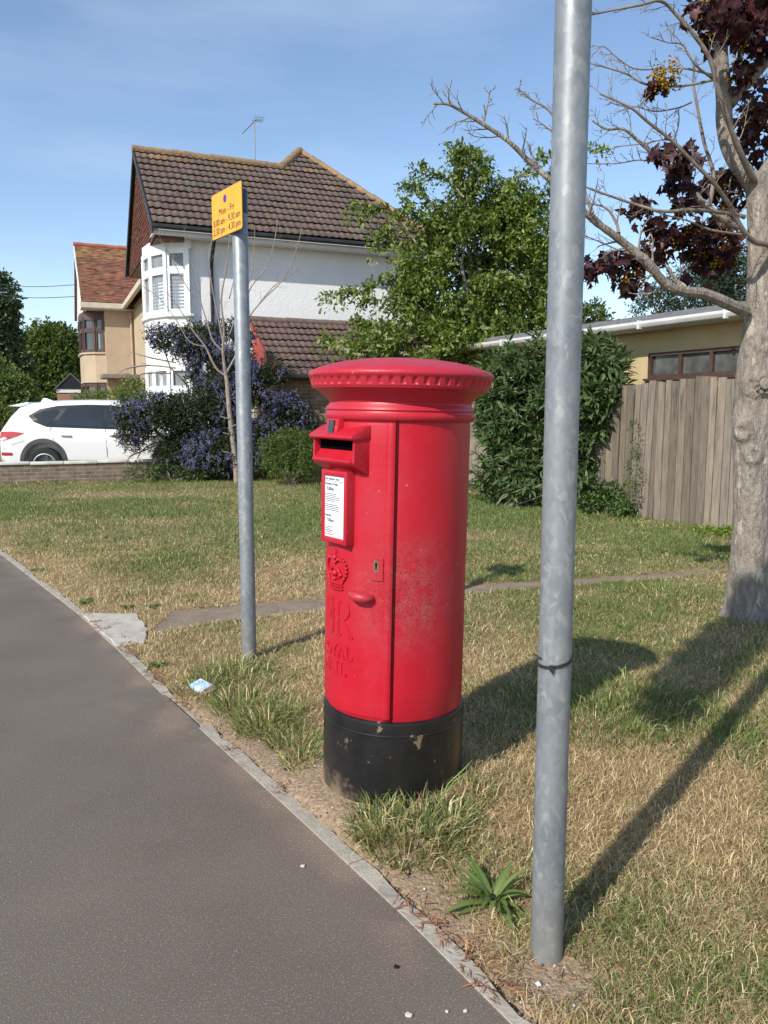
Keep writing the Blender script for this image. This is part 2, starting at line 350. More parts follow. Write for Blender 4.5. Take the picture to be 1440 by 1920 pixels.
# asphalt
ASPH = mat('asphalt', (.108, .087, .067), (.140, .114, .089), 1.7, .92, 1.0, 240, det=14, c3=(.26, .22, .18), sc3=170, t3=(.53, .66), bdist=.0022, attr=True, lo=.3, hi=.7)
_t = ASPH.node_tree
mb = MB(); e = EK
poly = [(x + .01, y) for x, y in e] + [(-40, -1.2), (-40, 13.6)]
N_ = len(e); vs = []; 
FXS = np.concatenate([[.01], -np.arange(.01, .5, .02), [-.7, -1.2, -2, -4, -12, -60]]); YS = np.concatenate([np.linspace(13.6, 8, 12)[:-1], np.arange(8, -1.2, -.03), [-1.2]])
XE = np.interp(-YS, -EA[:, 1], EA[:, 0]); AX = XE[:, None] + FXS[None, :]; AY = np.repeat(YS[:, None], len(FXS), 1)
du = np.clip((np.exp(-(np.abs(FXS) / .10) ** 2)[None, :] * .9 + np.exp(-(np.abs(FXS) / .3) ** 2)[None, :] * np.exp(-((YS - 3.55) / .35) ** 2)[:, None]) * (fbm(AX * 7, AY * 7, 4, 15) * 2.2 - .8), 0, .55)[..., None]
AC = (1 - du) * np.array([1, 1, 1.]) + du * np.array([1.9, 1.7, 1.5]); ai = np.arange(AX.size).reshape(AX.shape); aq = np.stack([ai[:-1, :-1], ai[:-1, 1:], ai[1:, 1:], ai[1:, :-1]], -1).reshape(-1, 4)
fo = np_mesh('footpath', np.stack([AX, AY, np.zeros_like(AX)], -1).reshape(-1, 3), [aq[:, ::-1]], ASPH, None, AC.reshape(-1, 3)); tag(fo, kind='structure')
# concrete edging, in lengths, partly broken / buried
CONC = mat('edging_concrete', (.30, .27, .22), (.40, .365, .30), 14, .9, .5, 80, c3=(.2, .17, .13), sc3=8, t3=(.56, .7))
mb = MB(); seglen = .914; cum = [0]
for i in range(1, N_): cum.append(cum[-1] + math.dist(e[i], e[i - 1]))
def epos(s): return np.array([np.interp(s, cum, EA[:, 0]), np.interp(s, cum, EA[:, 1])])
s = 0.0; tot = cum[-1]; rr = random.Random(5)
while s < tot - .1:
    s2 = min(s + seglen, tot); prev = None; nn = 12; wj = rr.uniform(-.002, .002)
    rows = []
    for k in range(nn + 1):
        ss = s + .003 + (s2 - s - .006) * k / nn; p = epos(ss); q = epos(min(ss + .02, tot)); d = q - p; d /= np.linalg.norm(d) + 1e-9; nrm = np.array([-d[1], d[0]]) 
        wI = 0.0 + wj; wO = .052 + .010 * (float(vn(ss * 14, 3, 4)) - .5) - .03 * max(0, float(vn(ss * 9, 8, 6)) - .72) * 3
        rows.append((p + nrm * wI, p + nrm * wO))
    gap = any(math.dist(((r[0] + r[1]) / 2), (-.98, 3.62)) < .2 for r in rows)
    vs = []
    for a, b in rows:
        zt = .006 + wj
        hide = math.dist((a + b) / 2, (-.98, 3.62)) < .24
        if hide: zt = -.02
        vs += [(a[0], a[1], zt - .03), (a[0], a[1], zt), (b[0], b[1], zt), (b[0], b[1], zt - .06)]
    fs = [(4 * k + j, 4 * k + j + 1, 4 * k + j + 5, 4 * k + j + 4) for k in range(nn) for j in range(3)] + [(0, 1, 2, 3), (4 * nn + 3, 4 * nn + 2, 4 * nn + 1, 4 * nn)]
    mb.add(vs, fs); s = s2
tag(mb.build('edging_strip', CONC, None), kind='structure')
SLABM = mat('pale_concrete', (.40, .36, .30), (.48, .44, .37), 9, .9, .5, 90, c3=(.3, .26, .2), sc3=6, t3=(.55, .68))
mb = MB(); c = np.mean(SLAB, 0); pp = []
for i in range(len(SLAB)):
    a = np.array(SLAB[i]); b = np.array(SLAB[(i + 1) % len(SLAB)])
    for k in range(6):
        p = a + (b - a) * k / 6; j = (float(vn(p[0] * 14, p[1] * 14, 2)) - .5) * .06
        p = p + (p - c) / np.linalg.norm(p - c) * j if i not in (5, 0) or k not in (0,) else p
        pp.append(tuple(p))
mb.prism(pp, -.05, .012); tag(mb.build('concrete_slab', SLABM, None, bevel=.006, seg=1), kind='structure')
mb = MB(); mpx = np.linspace(PL[0, 0] + .0, PU[-1, 0], 90); vs = []
for x in mpx:
    u = float(np.interp(x, PU[:, 0], PU[:, 1])); l = float(np.interp(x, PL[:, 0], PL[:, 1])); 
    for k in range(5):
        yy = l - .03 + (u - l + .06) * k / 4; vs.append((x, yy, -.004 + .006 * math.sin(k / 4 * math.pi) + .004 * float(vn(x * 6, yy * 6, 3))))
fs = [(i * 5 + k, i * 5 + k + 1, (i + 1) * 5 + k + 1, (i + 1) * 5 + k) for i in range(89) for k in range(4)]
mb.add(vs, fs); PATHM = mat('worn_path', (.20, .15, .105), (.27, .205, .15), 7, .95, .9, 120, c3=(.34, .28, .2), sc3=40, t3=(.55, .68))
tag(mb.build('worn_path', PATHM, None, smooth=True), kind='structure')

# ---------------------------------------------------------------- grass (one mass of blades)
BOXC = (.030, 2.88)
OBST = [(BOXC[0], BOXC[1], .275), (.43, 1.93, .045), (-.77, 4.36, .045), (2.52, 5.35, .2)]
def fence_side(x, y):  # >0 in front of the fence
    return -(x - 3.4) * .891 - (y - 10.6) * .454
def place(n, y0, y1, pw=2.0, xm=.62, seed=1):
    r = np.random.default_rng(seed)
    u = r.random(n); # density ~ 1/y^pw per area, x width grows ~ y
    k = 2 - pw
    y = (y0 ** k + u * (y1 ** k - y0 ** k)) ** (1 / k) if abs(k) > 1e-6 else y0 * (y1 / y0) ** u
    x = (r.random(n) * 2 - 1) * (xm * y + .4); return x, y, r
def ok_mask(x, y):
    m = (edge_dx(x, y) > .045) & ~on_path(x, y, 0) & ~in_slab(x, y) & (fence_side(x, y) > .03) & (y < 18.2)
    for cx, cy, rr_ in OBST: m &= (x - cx) ** 2 + (y - cy) ** 2 > rr_ ** 2
    m &= ~((x < -4.1) & (y > 14.6 + (x + 8.9) * .406 - .02)); return m
BV = []; BC = []
def blades(x, y, z, L_, W_, lean, az, colr, r, curl=.5):
    n = len(x); dx = np.cos(az); dy = np.sin(az); sx = -dy; sy = dx
    # side vector randomly rotated so blades are not all face-on
    rt = r.random(n) * 6.28; sx = np.cos(rt); sy = np.sin(rt)
    h1 = .5 * L_; a1 = lean; a2 = lean + curl * (.5 + r.random(n)); V = np.zeros((n, 5, 3))
    b = np.stack([x, y, z], -1); s3 = np.stack([sx, sy, np.zeros(n)], -1) * (W_ / 2)[:, None]
    d1 = np.stack([dx * np.sin(a1), dy * np.sin(a1), np.cos(a1)], -1); d2 = np.stack([dx * np.sin(a2), dy * np.sin(a2), np.cos(a2)], -1)
    m = b + d1 * h1[:, None]; t = m + d2 * h1[:, None]; t[:, 2] = np.maximum(t[:, 2], z + .002)
    V[:, 0] = b - s3; V[:, 1] = b + s3; V[:, 2] = m + s3 * .8; V[:, 3] = m - s3 * .8; V[:, 4] = t
    BV.append(V); BC.append(np.repeat(colr[:, None, :], 5, 1))
GREENS = np.array([(.10, .15, .035), (.14, .19, .05), (.18, .225, .07), (.08, .125, .03), (.21, .22, .09)]); STRAW = np.array([(.46, .355, .18), (.58, .475, .28), (.38, .28, .145), (.51, .40, .22), (.28, .19, .11), (.64, .55, .35)])
def blade_cols(isg, r):
    n = len(isg); g = 1.18 * GREENS[r.integers(0, len(GREENS), n)]; s_ = 1.05 * STRAW[r.integers(0, len(STRAW), n)]
    return np.clip(np.where(isg[:, None], g, s_) * (1 + r.normal(size=(n, 1)) * .2), .01, .9)
def lawn(n, y0, y1, pw, seed, lmul=1.0, wmul=1.0, xm=.62):
    x, y, r = place(n, y0, y1, pw, xm, seed); m = ok_mask(x, y); x = x[m]; y = y[m]
    keep = r.random(len(x)) > bare(x, y) * 1.05; x = x[keep]; y = y[keep]; g = greenness(x, y); n = len(x)
    isg = r.random(n) < np.clip(g * 1.15 - .05, 0, .95)
    ds = np.clip(y / 3.0, 1, 4) ** .8
    L_ = np.where(isg, .035 + .045 * r.random(n) + .05 * np.clip(g - .5, 0, 1), .03 + .05 * r.random(n)) * lmul
    W_ = (.0022 + .0022 * r.random(n)) * ds * wmul
    lean = np.where(isg, np.abs(r.normal(0, .45, n)), np.clip(np.abs(r.normal(1.05, .5, n)), 0, 1.55)); az = r.random(n) * 6.283
    blades(x, y, gz(x, y) - .002 + np.where(isg, 0, .012 * r.random(n)), L_, W_, lean, az, blade_cols(isg, r), r, .9)
lawn(330000, 1.45, 4.2, 1.2, 11, .82, .72)
lawn(260000, 3.8, 8.0, 1.5, 12, .8, .68)
lawn(240000, 7.5, 18.2, 1.6, 13, .85, .7)
def tuft(cx, cy, rad, n, ln, green=.85, seed=0, wd=.0045, lean=.5):
    r = np.random.default_rng(1000 + seed); a = r.random(n) * 6.283; d = rad * np.sqrt(r.random(n)); x = cx + d * np.cos(a); y = cy + d * np.sin(a)
    m = ok_mask(x, y) | (bare(x, y) > 9); x = x[m]; y = y[m]; a = a[m]; d = d[m]; n = len(x); isg = r.random(n) < green
    L_ = ln * .88 * (.35 + .85 * r.random(n)); le = np.abs(r.normal(lean * (.4 + d / rad), .25, n))
    blades(x, y, gz(x, y), L_, wd * (.6 + .8 * r.random(n)), np.clip(le, 0, 1.4), a + r.normal(0, .6, n), blade_cols(isg, r), r, .9)
for i, t_ in enumerate([(.10, 2.44, .17, 560, .13, .55), (-.02, 2.50, .10, 300, .13, .7), (.22, 2.50, .10, 260, .12, .75), (.33, 2.66, .08, 150, .1, .6), (-.36, 3.22, .13, 330, .12, .8), (-.52, 3.42, .15, 480, .14, .8), (-.68, 3.66, .16, 480, .13, .75),
        (-.82, 4.08, .2, 520, .13, .6), (-.92, 3.9, .14, 300, .12, .7), (-.74, 4.22, .1, 200, .1, .8), (-.46, 3.6, .12, 240, .1, .5), (-.33, 3.0, .08, 150, .1, .6),
        (.95, 3.4, .3, 700, .14, .9), (1.2, 3.65, .35, 800, .14, .9), (1.4, 3.2, .3, 500, .12, .85), (1.75, 3.5, .35, 500, .12, .85), (.75, 3.75, .2, 260, .12, .8), (2.2, 4.3, .4, 400, .12, .85), (1.3, 2.35, .12, 120, .1, .7),
        (1.0, 1.72, .1, 230, .1, .8), (1.12, 1.64, .1, 220, .1, .85), (.5, 3.3, .15, 160, .1, .7), (.62, 2.75, .12, 90, .1, .5), (1.55, 2.6, .2, 260, .11, .7), (1.75, 2.9, .2, 200, .11, .7), (.28, 2.2, .1, 120, .08, .5),
        (-2.2, 7.2, .5, 300, .1, .95), (-1.4, 8.3, .5, 300, .1, .95), (-1.9, 5.95, .2, 160, .09, .9), (-1.5, 5.85, .16, 140, .08, .9), (.35, 5.0, .3, 200, .1, .85), (-.15, 4.9, .2, 160, .1, .85), (2.1, 6.0, .4, 300, .1, .8),
        (3.1, 10.4, .35, 300, .16, .9), (-4.5, 15.4, .5, 300, .16, .9), (-2.5, 16.2, .6, 400, .16, .9), (-1.0, 14.6, .6, 300, .14, .9), (-6.6, 15.3, .7, 300, .14, .85)]):
    cx, cy, rd, n, ln, gr = t_; k = max(1, cy / 4); tuft(cx, cy, rd, n, ln, gr, i, .0048 * k ** .7)
V = np.concatenate([v.reshape(-1, 3) for v in BV]); C = np.concatenate([c_.reshape(-1, 3) for c_ in BC]); nb = len(V) // 5; off = (np.arange(nb) * 5)[:, None]
tag(np_mesh('grass', V, [np.array([[0, 1, 2, 3]]) + off, np.array([[3, 2, 4]]) + off], GRASSM, None, C), 'patchy lawn of green tufts and dry straw-coloured blades beside the footpath', 'grass', kind='stuff')
del V, C

# gravel, fallen cone scales and crumbs on the bare soil
def stones():
    r = np.random.default_rng(77); P = []; S = []; Cc = []
    x, y, _ = place(26000, 1.4, 6.0, 1.4, .6, 78); e_ = edge_dx(x, y); m = (e_ > .0) & (e_ < .55) & (r.random(len(x)) < (bare(x, y) * .6 + .05 * (e_ < .12))); x = x[m]; y = y[m]
    ax_ = r.random(2600) ** .8; ay = 1.5 + 4.5 * r.random(2600) ** 1.5; gx_ = np.interp(-ay, -EA[:, 1], EA[:, 0]) - ax_ * 1.4; x = np.concatenate([x, gx_]); y = np.concatenate([y, ay]); nA_ = 2600
    x2 = .45 + r.normal(0, .12, 130); y2 = 1.78 + r.normal(0, .07, 130); x = np.concatenate([x, x2]); y = np.concatenate([y, y2])
    n = len(x); P = np.stack([x, y, np.maximum(gz(x, y), -.0) + .002], -1); S = .003 + .009 * r.random(n) ** 3; S = np.where(r.random(n) < .012, .022, S); ea = edge_dx(x, y) < 0; S = np.where(ea, (.0014 + .002 * r.random(n) ** 4), S); P[:, 2] = np.where(ea, .001, P[:, 2])
    C_ = pick(n, [(.3, .25, .19), (.42, .36, .28), (.2, .18, .16), (.5, .4, .28), (.36, .2, .12), (.6, .57, .52), (.1, .1, .11)], .2, r)
    return leaves('gravel', P, S, T_BLOB, STONE, None, C_)
STONE = mat('stone', (1, 1, 1), (.8, .8, .8), 80, .9, attr=True)
tag(stones(), 'small stones and grit on the bare soil along the edging', 'gravel', kind='stuff')
def litter():
    r = np.random.default_rng(79); n = 1300; t = r.random(n); s_ = np.interp(t, [0, 1], [cum[3], cum[8]]); p = np.array([epos(a) for a in s_]); off_ = np.abs(r.normal(.03, .05, n)) ; x = p[:, 0] + off_ * 1.0 + .01; y = p[:, 1] + off_ * .2
    dens = fbm(x * 4, y * 4, 3, 51); m = (dens > .5); x = x[m]; y = y[m]
    x = np.concatenate([x, .55 + r.normal(0, .25, 90), .9 + .5 * r.random(60)]); y = np.concatenate([y, 1.75 + r.normal(0, .1, 90), 1.9 + .35 * r.random(60)])
    m = edge_dx(x, y) > .0; x = x[m]; y = y[m]; n = len(x); P = np.stack([x, y, np.maximum(gz(x, y), .004) + .008], -1)
    a = r.random(n) * 6.28; d = np.stack([np.cos(a), np.sin(a), r.normal(0, .12, n)], -1)
    C_ = pick(n, [(.25, .105, .045), (.32, .15, .065), (.18, .085, .045)], .25, r)
    T = (np.array([(0, 0, 0), (.04, .25, .03), (.05, .6, .05), (.0, 1, .02), (-.05, .6, .05), (-.04, .25, .03), (0, .5, .09)]), T_LEAF[1])
    rot = rand_rot(n, up=4, dirs=d * 3, rng=r); return leaves('leaf_litter', P, .02 + .035 * r.random(n), T, LITM, None, C_, rot=rot)
LITM = mat('dead_leaf', (1, 1, 1), (.8, .8, .8), 50, .9, attr=True)
tag(litter(), 'rust brown fallen needle sprays scattered along the edging', 'leaf litter', kind='stuff')

# ---------------------------------------------------------------- lettering helpers
def text_mesh(body, size, extrude=0.0006, align='CENTER', sx=1.0):
    c = bpy.data.curves.new('lettering', 'FONT'); c.body = body; c.size = size; c.extrude = extrude; c.align_x = align; c.resolution_u = 3; c.offset = 0
    o = bpy.data.objects.new('lettering', c); col.objects.link(o); bpy.context.view_layer.update()
    me = bpy.data.meshes.new_from_object(o.evaluated_get(bpy.context.evaluated_depsgraph_get())); bpy.data.objects.remove(o); bpy.data.curves.remove(c)
    vs = [(v.co.x * sx, v.co.y, v.co.z) for v in me.vertices]; fs = [tuple(p.vertices) for p in me.polygons]; bpy.data.meshes.remove(me)
    return vs, fs
def text_on(mb, body, size, O, U, V, sx=1.0, align='CENTER', ex=.0006):
    """lay text in the plane through O with unit axes U (reading direction) and V (up)"""
    O = Vector(O); U = Vector(U); V = Vector(V); N = U.cross(V); vs, fs = text_mesh(body, size, ex, align, sx)
    mb.add([O + U * x + V * y + N * z for x, y, z in vs], fs)

# ---------------------------------------------------------------- pillar box
def redpaint(name, dull=0.0):
    m = bpy.data.materials.new(name); m.use_nodes = True; t = m.node_tree; b = t.nodes['Principled BSDF']; N = t.nodes.new; K = t.links.new
    co = N('ShaderNodeTexCoord')
    def noise(s, d=6, r_=.6, st=None):
        n = N('ShaderNodeTexNoise'); n.inputs['Scale'].default_value = s; n.inputs['Detail'].default_value = d; n.inputs['Roughness'].default_value = r_
        if st: mp_ = N('ShaderNodeMapping'); mp_.inputs['Scale'].default_value = st; K(co.outputs['Object'], mp_.inputs[0]); K(mp_.outputs[0], n.inputs[0])
        else: K(co.outputs['Object'], n.inputs[0])
        return n.outputs[0]
    def ramp(i, p0, p1, c0, c1):
        r = N('ShaderNodeValToRGB'); r.color_ramp.elements[0].position = p0; r.color_ramp.elements[1].position = p1; r.color_ramp.elements[0].color = (*c0, 1); r.color_ramp.elements[1].color = (*c1, 1); K(i, r.inputs[0]); return r.outputs[0]
    def mixc(f, a, c, mode='MIX'):
        x = N('ShaderNodeMix'); x.data_type = 'RGBA'; x.blend_type = mode
        if isinstance(f, float): x.inputs[0].default_value = f
        else: K(f, x.inputs[0])
        for s_, k in ((a, 6), (c, 7)):
            if isinstance(s_, tuple): x.inputs[k].default_value = (*s_, 1)
            else: K(s_, x.inputs[k])
        return x.outputs[2]
    W = (1, 1, 1); Z = (0, 0, 0)
    fresh = (.46, .004, .017); faded = (.44, .024, .043)
    base = mixc(ramp(noise(3.2, 5), .3 - dull * .3, .75 - dull * .3, Z, W), fresh, faded)
    base = mixc(ramp(noise(1.4, 6, .6, (3, 3, .6)), .5, .75, Z, (.55, .55, .55)), base, (.36, .003, .012))
    # grime worn in round the lower door edge: a patch with its own outline
    sp = N('ShaderNodeSeparateXYZ'); K(co.outputs['Object'], sp.inputs[0])
    vs = N('ShaderNodeVectorMath'); vs.operation = 'DISTANCE'; K(co.outputs['Object'], vs.inputs[0]); vs.inputs[1].default_value = (.225, -.125, .80)
    mr = N('ShaderNodeMapRange'); mr.inputs[1].default_value = .25; mr.inputs[2].default_value = .06; K(vs.outputs['Value'], mr.inputs[0])
    mu = N('ShaderNodeMath'); mu.operation = 'MULTIPLY'; K(mr.outputs[0], mu.inputs[0]); K(ramp(noise(14, 8, .7), .42, .68, Z, (.8, .8, .8)), mu.inputs[1])
    base = mixc(mu.outputs[0], base, (.38, .095, .10))
    mu2 = N('ShaderNodeMath'); mu2.operation = 'MULTIPLY'; K(mr.outputs[0], mu2.inputs[0]); K(ramp(noise(150, 4, .7), .53, .59, Z, W), mu2.inputs[1])
    base = mixc(mu2.outputs[0], base, (.10, .03, .03))
    base = mixc(ramp(noise(55, 3, .5), .73, .745, Z, W), base, (.48, .16, .15))
    base = mixc(ramp(noise(20, 8, .75), .735, .75, Z, W), base, (.06, .03, .03))
    K(base, b.inputs['Base Color'])
    K(ramp(noise(5, 6), .3, .7, (.30, .30, .30), (.50, .50, .50)), b.inputs['Roughness']); b.inputs['Specular IOR Level'].default_value = .4
    bp = N('ShaderNodeBump'); bp.inputs['Strength'].default_value = .28; bp.inputs['Distance'].default_value = .004; K(noise(38, 7, .6), bp.inputs['Height']); K(bp.outputs[0], b.inputs['Normal'])
    return m
RED = redpaint('red_gloss_paint'); REDD = redpaint('faded_red_paint', .9)
BLK = mat('chipped_black_paint', (.007, .007, .009), (.016, .015, .015), 12, .33, .2, 60, c3=(.19, .13, .09), sc3=13, t3=(.635, .66), bdist=.004)
if True:  # dirt climbing up the foot of the black base
    t = BLK.node_tree; b = t.nodes['Principled BSDF']; src = b.inputs['Base Color'].links[0].from_socket; N = t.nodes.new
    co = N('ShaderNodeTexCoord'); sp = N('ShaderNodeSeparateXYZ'); n = N('ShaderNodeTexNoise'); n.inputs['Scale'].default_value = 9; n.inputs['Detail'].default_value = 8; n.inputs['Roughness'].default_value = .7
    L2 = t.links.new; L2(co.outputs['Object'], sp.inputs[0]); L2(co.outputs['Object'], n.inputs[0])
    a1 = N('ShaderNodeMath'); a1.operation = 'MULTIPLY_ADD'; L2(n.outputs[0], a1.inputs[0]); a1.inputs[1].default_value = -.42; L2(sp.outputs[2], a1.inputs[2])
    a3 = N('ShaderNodeMath'); a3.operation = 'MULTIPLY_ADD'; L2(sp.outputs[0], a3.inputs[0]); a3.inputs[1].default_value = .35; L2(a1.outputs[0], a3.inputs[2])
    mr = N('ShaderNodeMapRange'); mr.inputs[1].default_value = -.11; mr.inputs[2].default_value = -.20; L2(a3.outputs[0], mr.inputs[0])
    x = N('ShaderNodeMix'); x.data_type = 'RGBA'; L2(mr.outputs[0], x.inputs[0]); L2(src, x.inputs[6]); x.inputs[7].default_value = (.17, .13, .09, 1); L2(x.outputs[2], b.inputs['Base Color'])
PB = empty('pillar_box', (BOXC[0], BOXC[1], 0), R(-53), 'red cast iron pillar box with domed cap and black base standing on the grass', 'post box')
PB.rotation_euler = (0, 0, R(-53)); PB.rotation_mode = 'XYZ'
lean = Matrix.Translation((BOXC[0], BOXC[1], 0)) @ Matrix.Rotation(R(1.15), 4, 'Y') @ Matrix.Rotation(R(-53), 4, 'Z'); PB.matrix_world = lean
RB = .255
mb = MB(); mb.lathe([(.263, -.12), (.264, .0), (.264, .292), (.2645, .2925), (.2665, .2945), (.2665, .2965), (.2640, .299), (.2640, .334), (.2625, .341), (.258, .345), (.25, .346)], 96)
base_ = mb.build('base', BLK, PB, smooth=True)
def groove(r, z, t, j):
    be = math.degrees(math.atan2(math.cos(t) * 1, -math.sin(t) * -1)) # placeholder, replaced below
    return r
angs = sorted(set([i * 360 / 120 for i in range(120)] + [49.0, 49.4, 49.8, 51.0, 51.5, 52.0, 49.0 * -1 % 360, -49.8 % 360, -51.2 % 360, -52 % 360]))
def lathe_ang(mb, prof, fn):
    """lathe with chosen azimuths (degrees from the front, +x side positive)"""
    n = len(angs); m = len(prof); vs = []
    for j, (r, z) in enumerate(prof):
        for a in angs:
            rr = fn(r, z, a if a < 180 else a - 360, j); vs.append((rr * math.sin(R(a)), -rr * math.cos(R(a)), z))
    fs = [(j * n + k, j * n + (k + 1) % n, (j + 1) * n + (k + 1) % n, (j + 1) * n + k) for j in range(m - 1) for k in range(n)]
    mb.add(vs, fs)
def fbody(r, z, a, j):
    if 1.385 > z > .35 and 49.3 < abs(a) < 51.3: return r - .016
    return r
mb = MB(); lathe_ang(mb, [(.2, .34), (RB - .004, .342), (RB, .352)] + [(RB, .36 + i * .1) for i in range(1, 10)] + [(RB, 1.384), (RB + .002, 1.386)], fbody)
body = mb.build('body', RED, PB, smooth=True, angle=30)
# door, a proud curved panel with a rolled closing rib
dang = [-49.2, -48.8, -47, -45, -43.8] + [x for x in np.arange(-42, 43, 2.0)] + [42.6, 43.0, 44, 45.5, 47, 48.2, 49.0, 49.3]
def drad(a):
    a_ = abs(a)
    if a_ < 42.8: return RB + .0055
    return RB + .0075 + .007 * math.sin(math.pi * min(1, max(0, (a_ - 42.8) / 6.8))) ** .6 - (.012 if a_ > 49.1 else 0)
zs = [.356, .359, .364] + [.4 + i * .1 for i in range(10)] + [1.372, 1.377, 1.380]
vs = []; nA = len(dang)
for j, z in enumerate(zs):
    ins = .004 if j in (0, len(zs) - 1) else (.001 if j in (1, len(zs) - 2) else 0)
    for a in dang: rr = drad(a) - ins; vs.append((rr * math.sin(R(a)), -rr * math.cos(R(a)), z))
mb = MB(); mb.add(vs, [(j * nA + k, j * nA + k + 1, (j + 1) * nA + k + 1, (j + 1) * nA + k) for j in range(len(zs) - 1) for k in range(nA - 1)])
e0 = [(RB - .01) for _ in dang]
vs2 = []
for z in (zs[0], zs[-1]):
    for a in dang: vs2.append(((RB - .01) * math.sin(R(a)), -(RB - .01) * math.cos(R(a)), z))
b0 = len(mb.v); mb.v += vs2; mb.c += [(1, 1, 1)] * len(vs2); top0 = (len(zs) - 1) * nA
mb.f += [(b0 + k, b0 + k + 1, k + 1, k) for k in range(nA - 1)] + [(top0 + k, top0 + k + 1, b0 + nA + k + 1, b0 + nA + k) for k in range(nA - 1)]
door = mb.build('door', RED, PB, smooth=True, angle=28)
# cap with a ring of little arched flutes
NF = 54; NS = 8; prof = [(.20, 1.378), (.262, 1.384), (.268, 1.390), (.272, 1.398), (.272, 1.404), (.266, 1.410), (.264, 1.416), (.268, 1.422), (.266, 1.430), (.258, 1.438), (.256, 1.446), (.262, 1.456), (.272, 1.466), (.284, 1.476), (.298, 1.486), (.310, 1.493), (.316, 1.4945), (.318, 1.500)]
rim = [(.3195 + .0011 * i, 1.5005 + i * .0042) for i in range(8)]
top = [(.3300, 1.534), (.3325, 1.538), (.3330, 1.545), (.330, 1.550), (.322, 1.556), (.30, 1.5655), (.26, 1.5785), (.21, 1.590), (.15, 1.5985), (.09, 1.6035), (.04, 1.605), (.004, 1.6055)]
allp = prof + rim + top; r0 = len(prof); 
def ffl(r, z, t, j):
    if r0 <= j < r0 + 8:
        x = ((t / (2 * math.pi) * NF) % 1) * 2 - 1; zz = (j - r0) / 7
        wdt = .48 if zz < .62 else .48 * math.sqrt(max(0, 1 - ((zz - .62) / .3) ** 2))
        if abs(x) < wdt and zz > .2: return r - .0050 * math.sqrt(max(0, 1 - (x / max(wdt, .01)) ** 2)) - .001
    # faint row of small dents under the cap, as on the casting
    return r
mb = MB(); mb.lathe(allp, NF * NS, ffl); cap = mb.build('cap', REDD, PB, smooth=True, angle=40)
def cyl(x, z, h, b0_=-3.5): # wrap onto the door face, x in metres round the drum
    a = R(b0_) + x / RB; rr = RB + .0055 + h; return (rr * math.sin(a), -rr * math.cos(a), z)
def stroke(mb, x0, z0, x1, z1, w0, h=.0045, n=6):
    d = Vector((x1 - x0, z1 - z0)); l = d.length; d.normalize(); nn = Vector((-d.y, d.x)) * w0 / 2; vs = []
    for k in range(n + 1):
        p = Vector((x0, z0)) + d * l * k / n
        for s_, hh in ((-1.15, -.002), (-.8, h), (.8, h), (1.15, -.002)): q = p + nn * s_; vs.append(cyl(q.x, q.y, hh))
    fs = [(4 * k + j, 4 * k + j + 1, 4 * k + j + 5, 4 * k + j + 4) for k in range(n) for j in range(3)] + [(0, 1, 2, 3), (4 * n + 3, 4 * n + 2, 4 * n + 1, 4 * n)]
    mb.add(vs, fs)
def arc(mb, cx, cz, rx, rz, a0, a1, w0, h=.0045, n=14):
    pts = [(cx + rx * math.cos(R(a0 + (a1 - a0) * k / n)), cz + rz * math.sin(R(a0 + (a1 - a0) * k / n))) for k in range(n + 1)]
    vs = []
    for k, p in enumerate(pts):
        q0 = pts[max(0, k - 1)]; q1 = pts[min(n, k + 1)]; d = Vector((q1[0] - q0[0], q1[1] - q0[1])).normalized(); nn = Vector((-d.y, d.x)) * w0 / 2
        for s_, hh in ((-1.15, -.002), (-.8, h), (.8, h), (1.15, -.002)): q = Vector(p) + nn * s_; vs.append(cyl(q.x, q.y, hh))
    fs = [(4 * k + j, 4 * k + j + 1, 4 * k + j + 5, 4 * k + j + 4) for k in range(n) for j in range(3)] + [(0, 1, 2, 3), (4 * n + 3, 4 * n + 2, 4 * n + 1, 4 * n)]
    mb.add(vs, fs)
def letter(mb, ch, x, z, w_, h_, tk=.2, e=.0035):
    """serif capital in a w_ by h_ box with its lower left corner at x, z"""
    T = tk * w_; t_ = T * .45; S = lambda a, b, c, d, ww=T: stroke(mb, x + a * w_, z + b * h_, x + c * w_, z + d * h_, ww, e)
    srf = lambda cx, cz, l=.34: S(cx - l / 2, cz, cx + l / 2, cz, t_)
    if ch == 'E': S(.2, 0, .2, 1); S(.05, 0, .9, 0, t_); S(.05, 1, .85, 1, t_); S(.2, .52, .7, .52, t_); S(.9, 0, .95, .25, t_); S(.85, 1, .88, .76, t_); S(.7, .4, .7, .64, t_)
    if ch == 'I': S(.5, 0, .5, 1); srf(.5, 0, .8); srf(.5, 1, .8)
    if ch == 'R': S(.2, 0, .2, 1); srf(.2, 0, .4); S(.05, 1, .55, 1, t_); arc(mb, x + .52 * w_, z + .75 * h_, .3 * w_, .25 * h_, 90, -90, T * .8, e); S(.2, .5, .55, .5, t_); S(.5, .5, .9, 0); srf(.9, 0, .3)
    if ch == 'O': arc(mb, x + .5 * w_, z + .5 * h_, .42 * w_, .5 * h_, 0, 360, T * .8, e, 24)
    if ch == 'Y': S(.5, 0, .5, .5); S(.5, .5, .1, 1); S(.5, .5, .9, 1, t_); srf(.5, 0); srf(.1, 1); srf(.9, 1)
    if ch == 'A': S(.1, 0, .5, 1, t_); S(.5, 1, .9, 0); S(.25, .35, .75, .35, t_); srf(.1, 0, .3); srf(.9, 0, .3)
    if ch == 'L': S(.25, 0, .25, 1); srf(.25, 1, .4); S(.05, 0, .85, 0, t_); S(.85, 0, .9, .28, t_)
    if ch == 'M': S(.12, 0, .15, 1, t_); S(.15, 1, .5, .1); S(.5, .1, .85, 1, t_); S(.85, 1, .88, 0); srf(.12, 0, .25); srf(.88, 0, .25)
mb = MB(); letter(mb, 'E', -.088, .632, .082, .122, .17, .0045); letter(mb, 'R', .002, .632, .088, .122, .17, .0045)
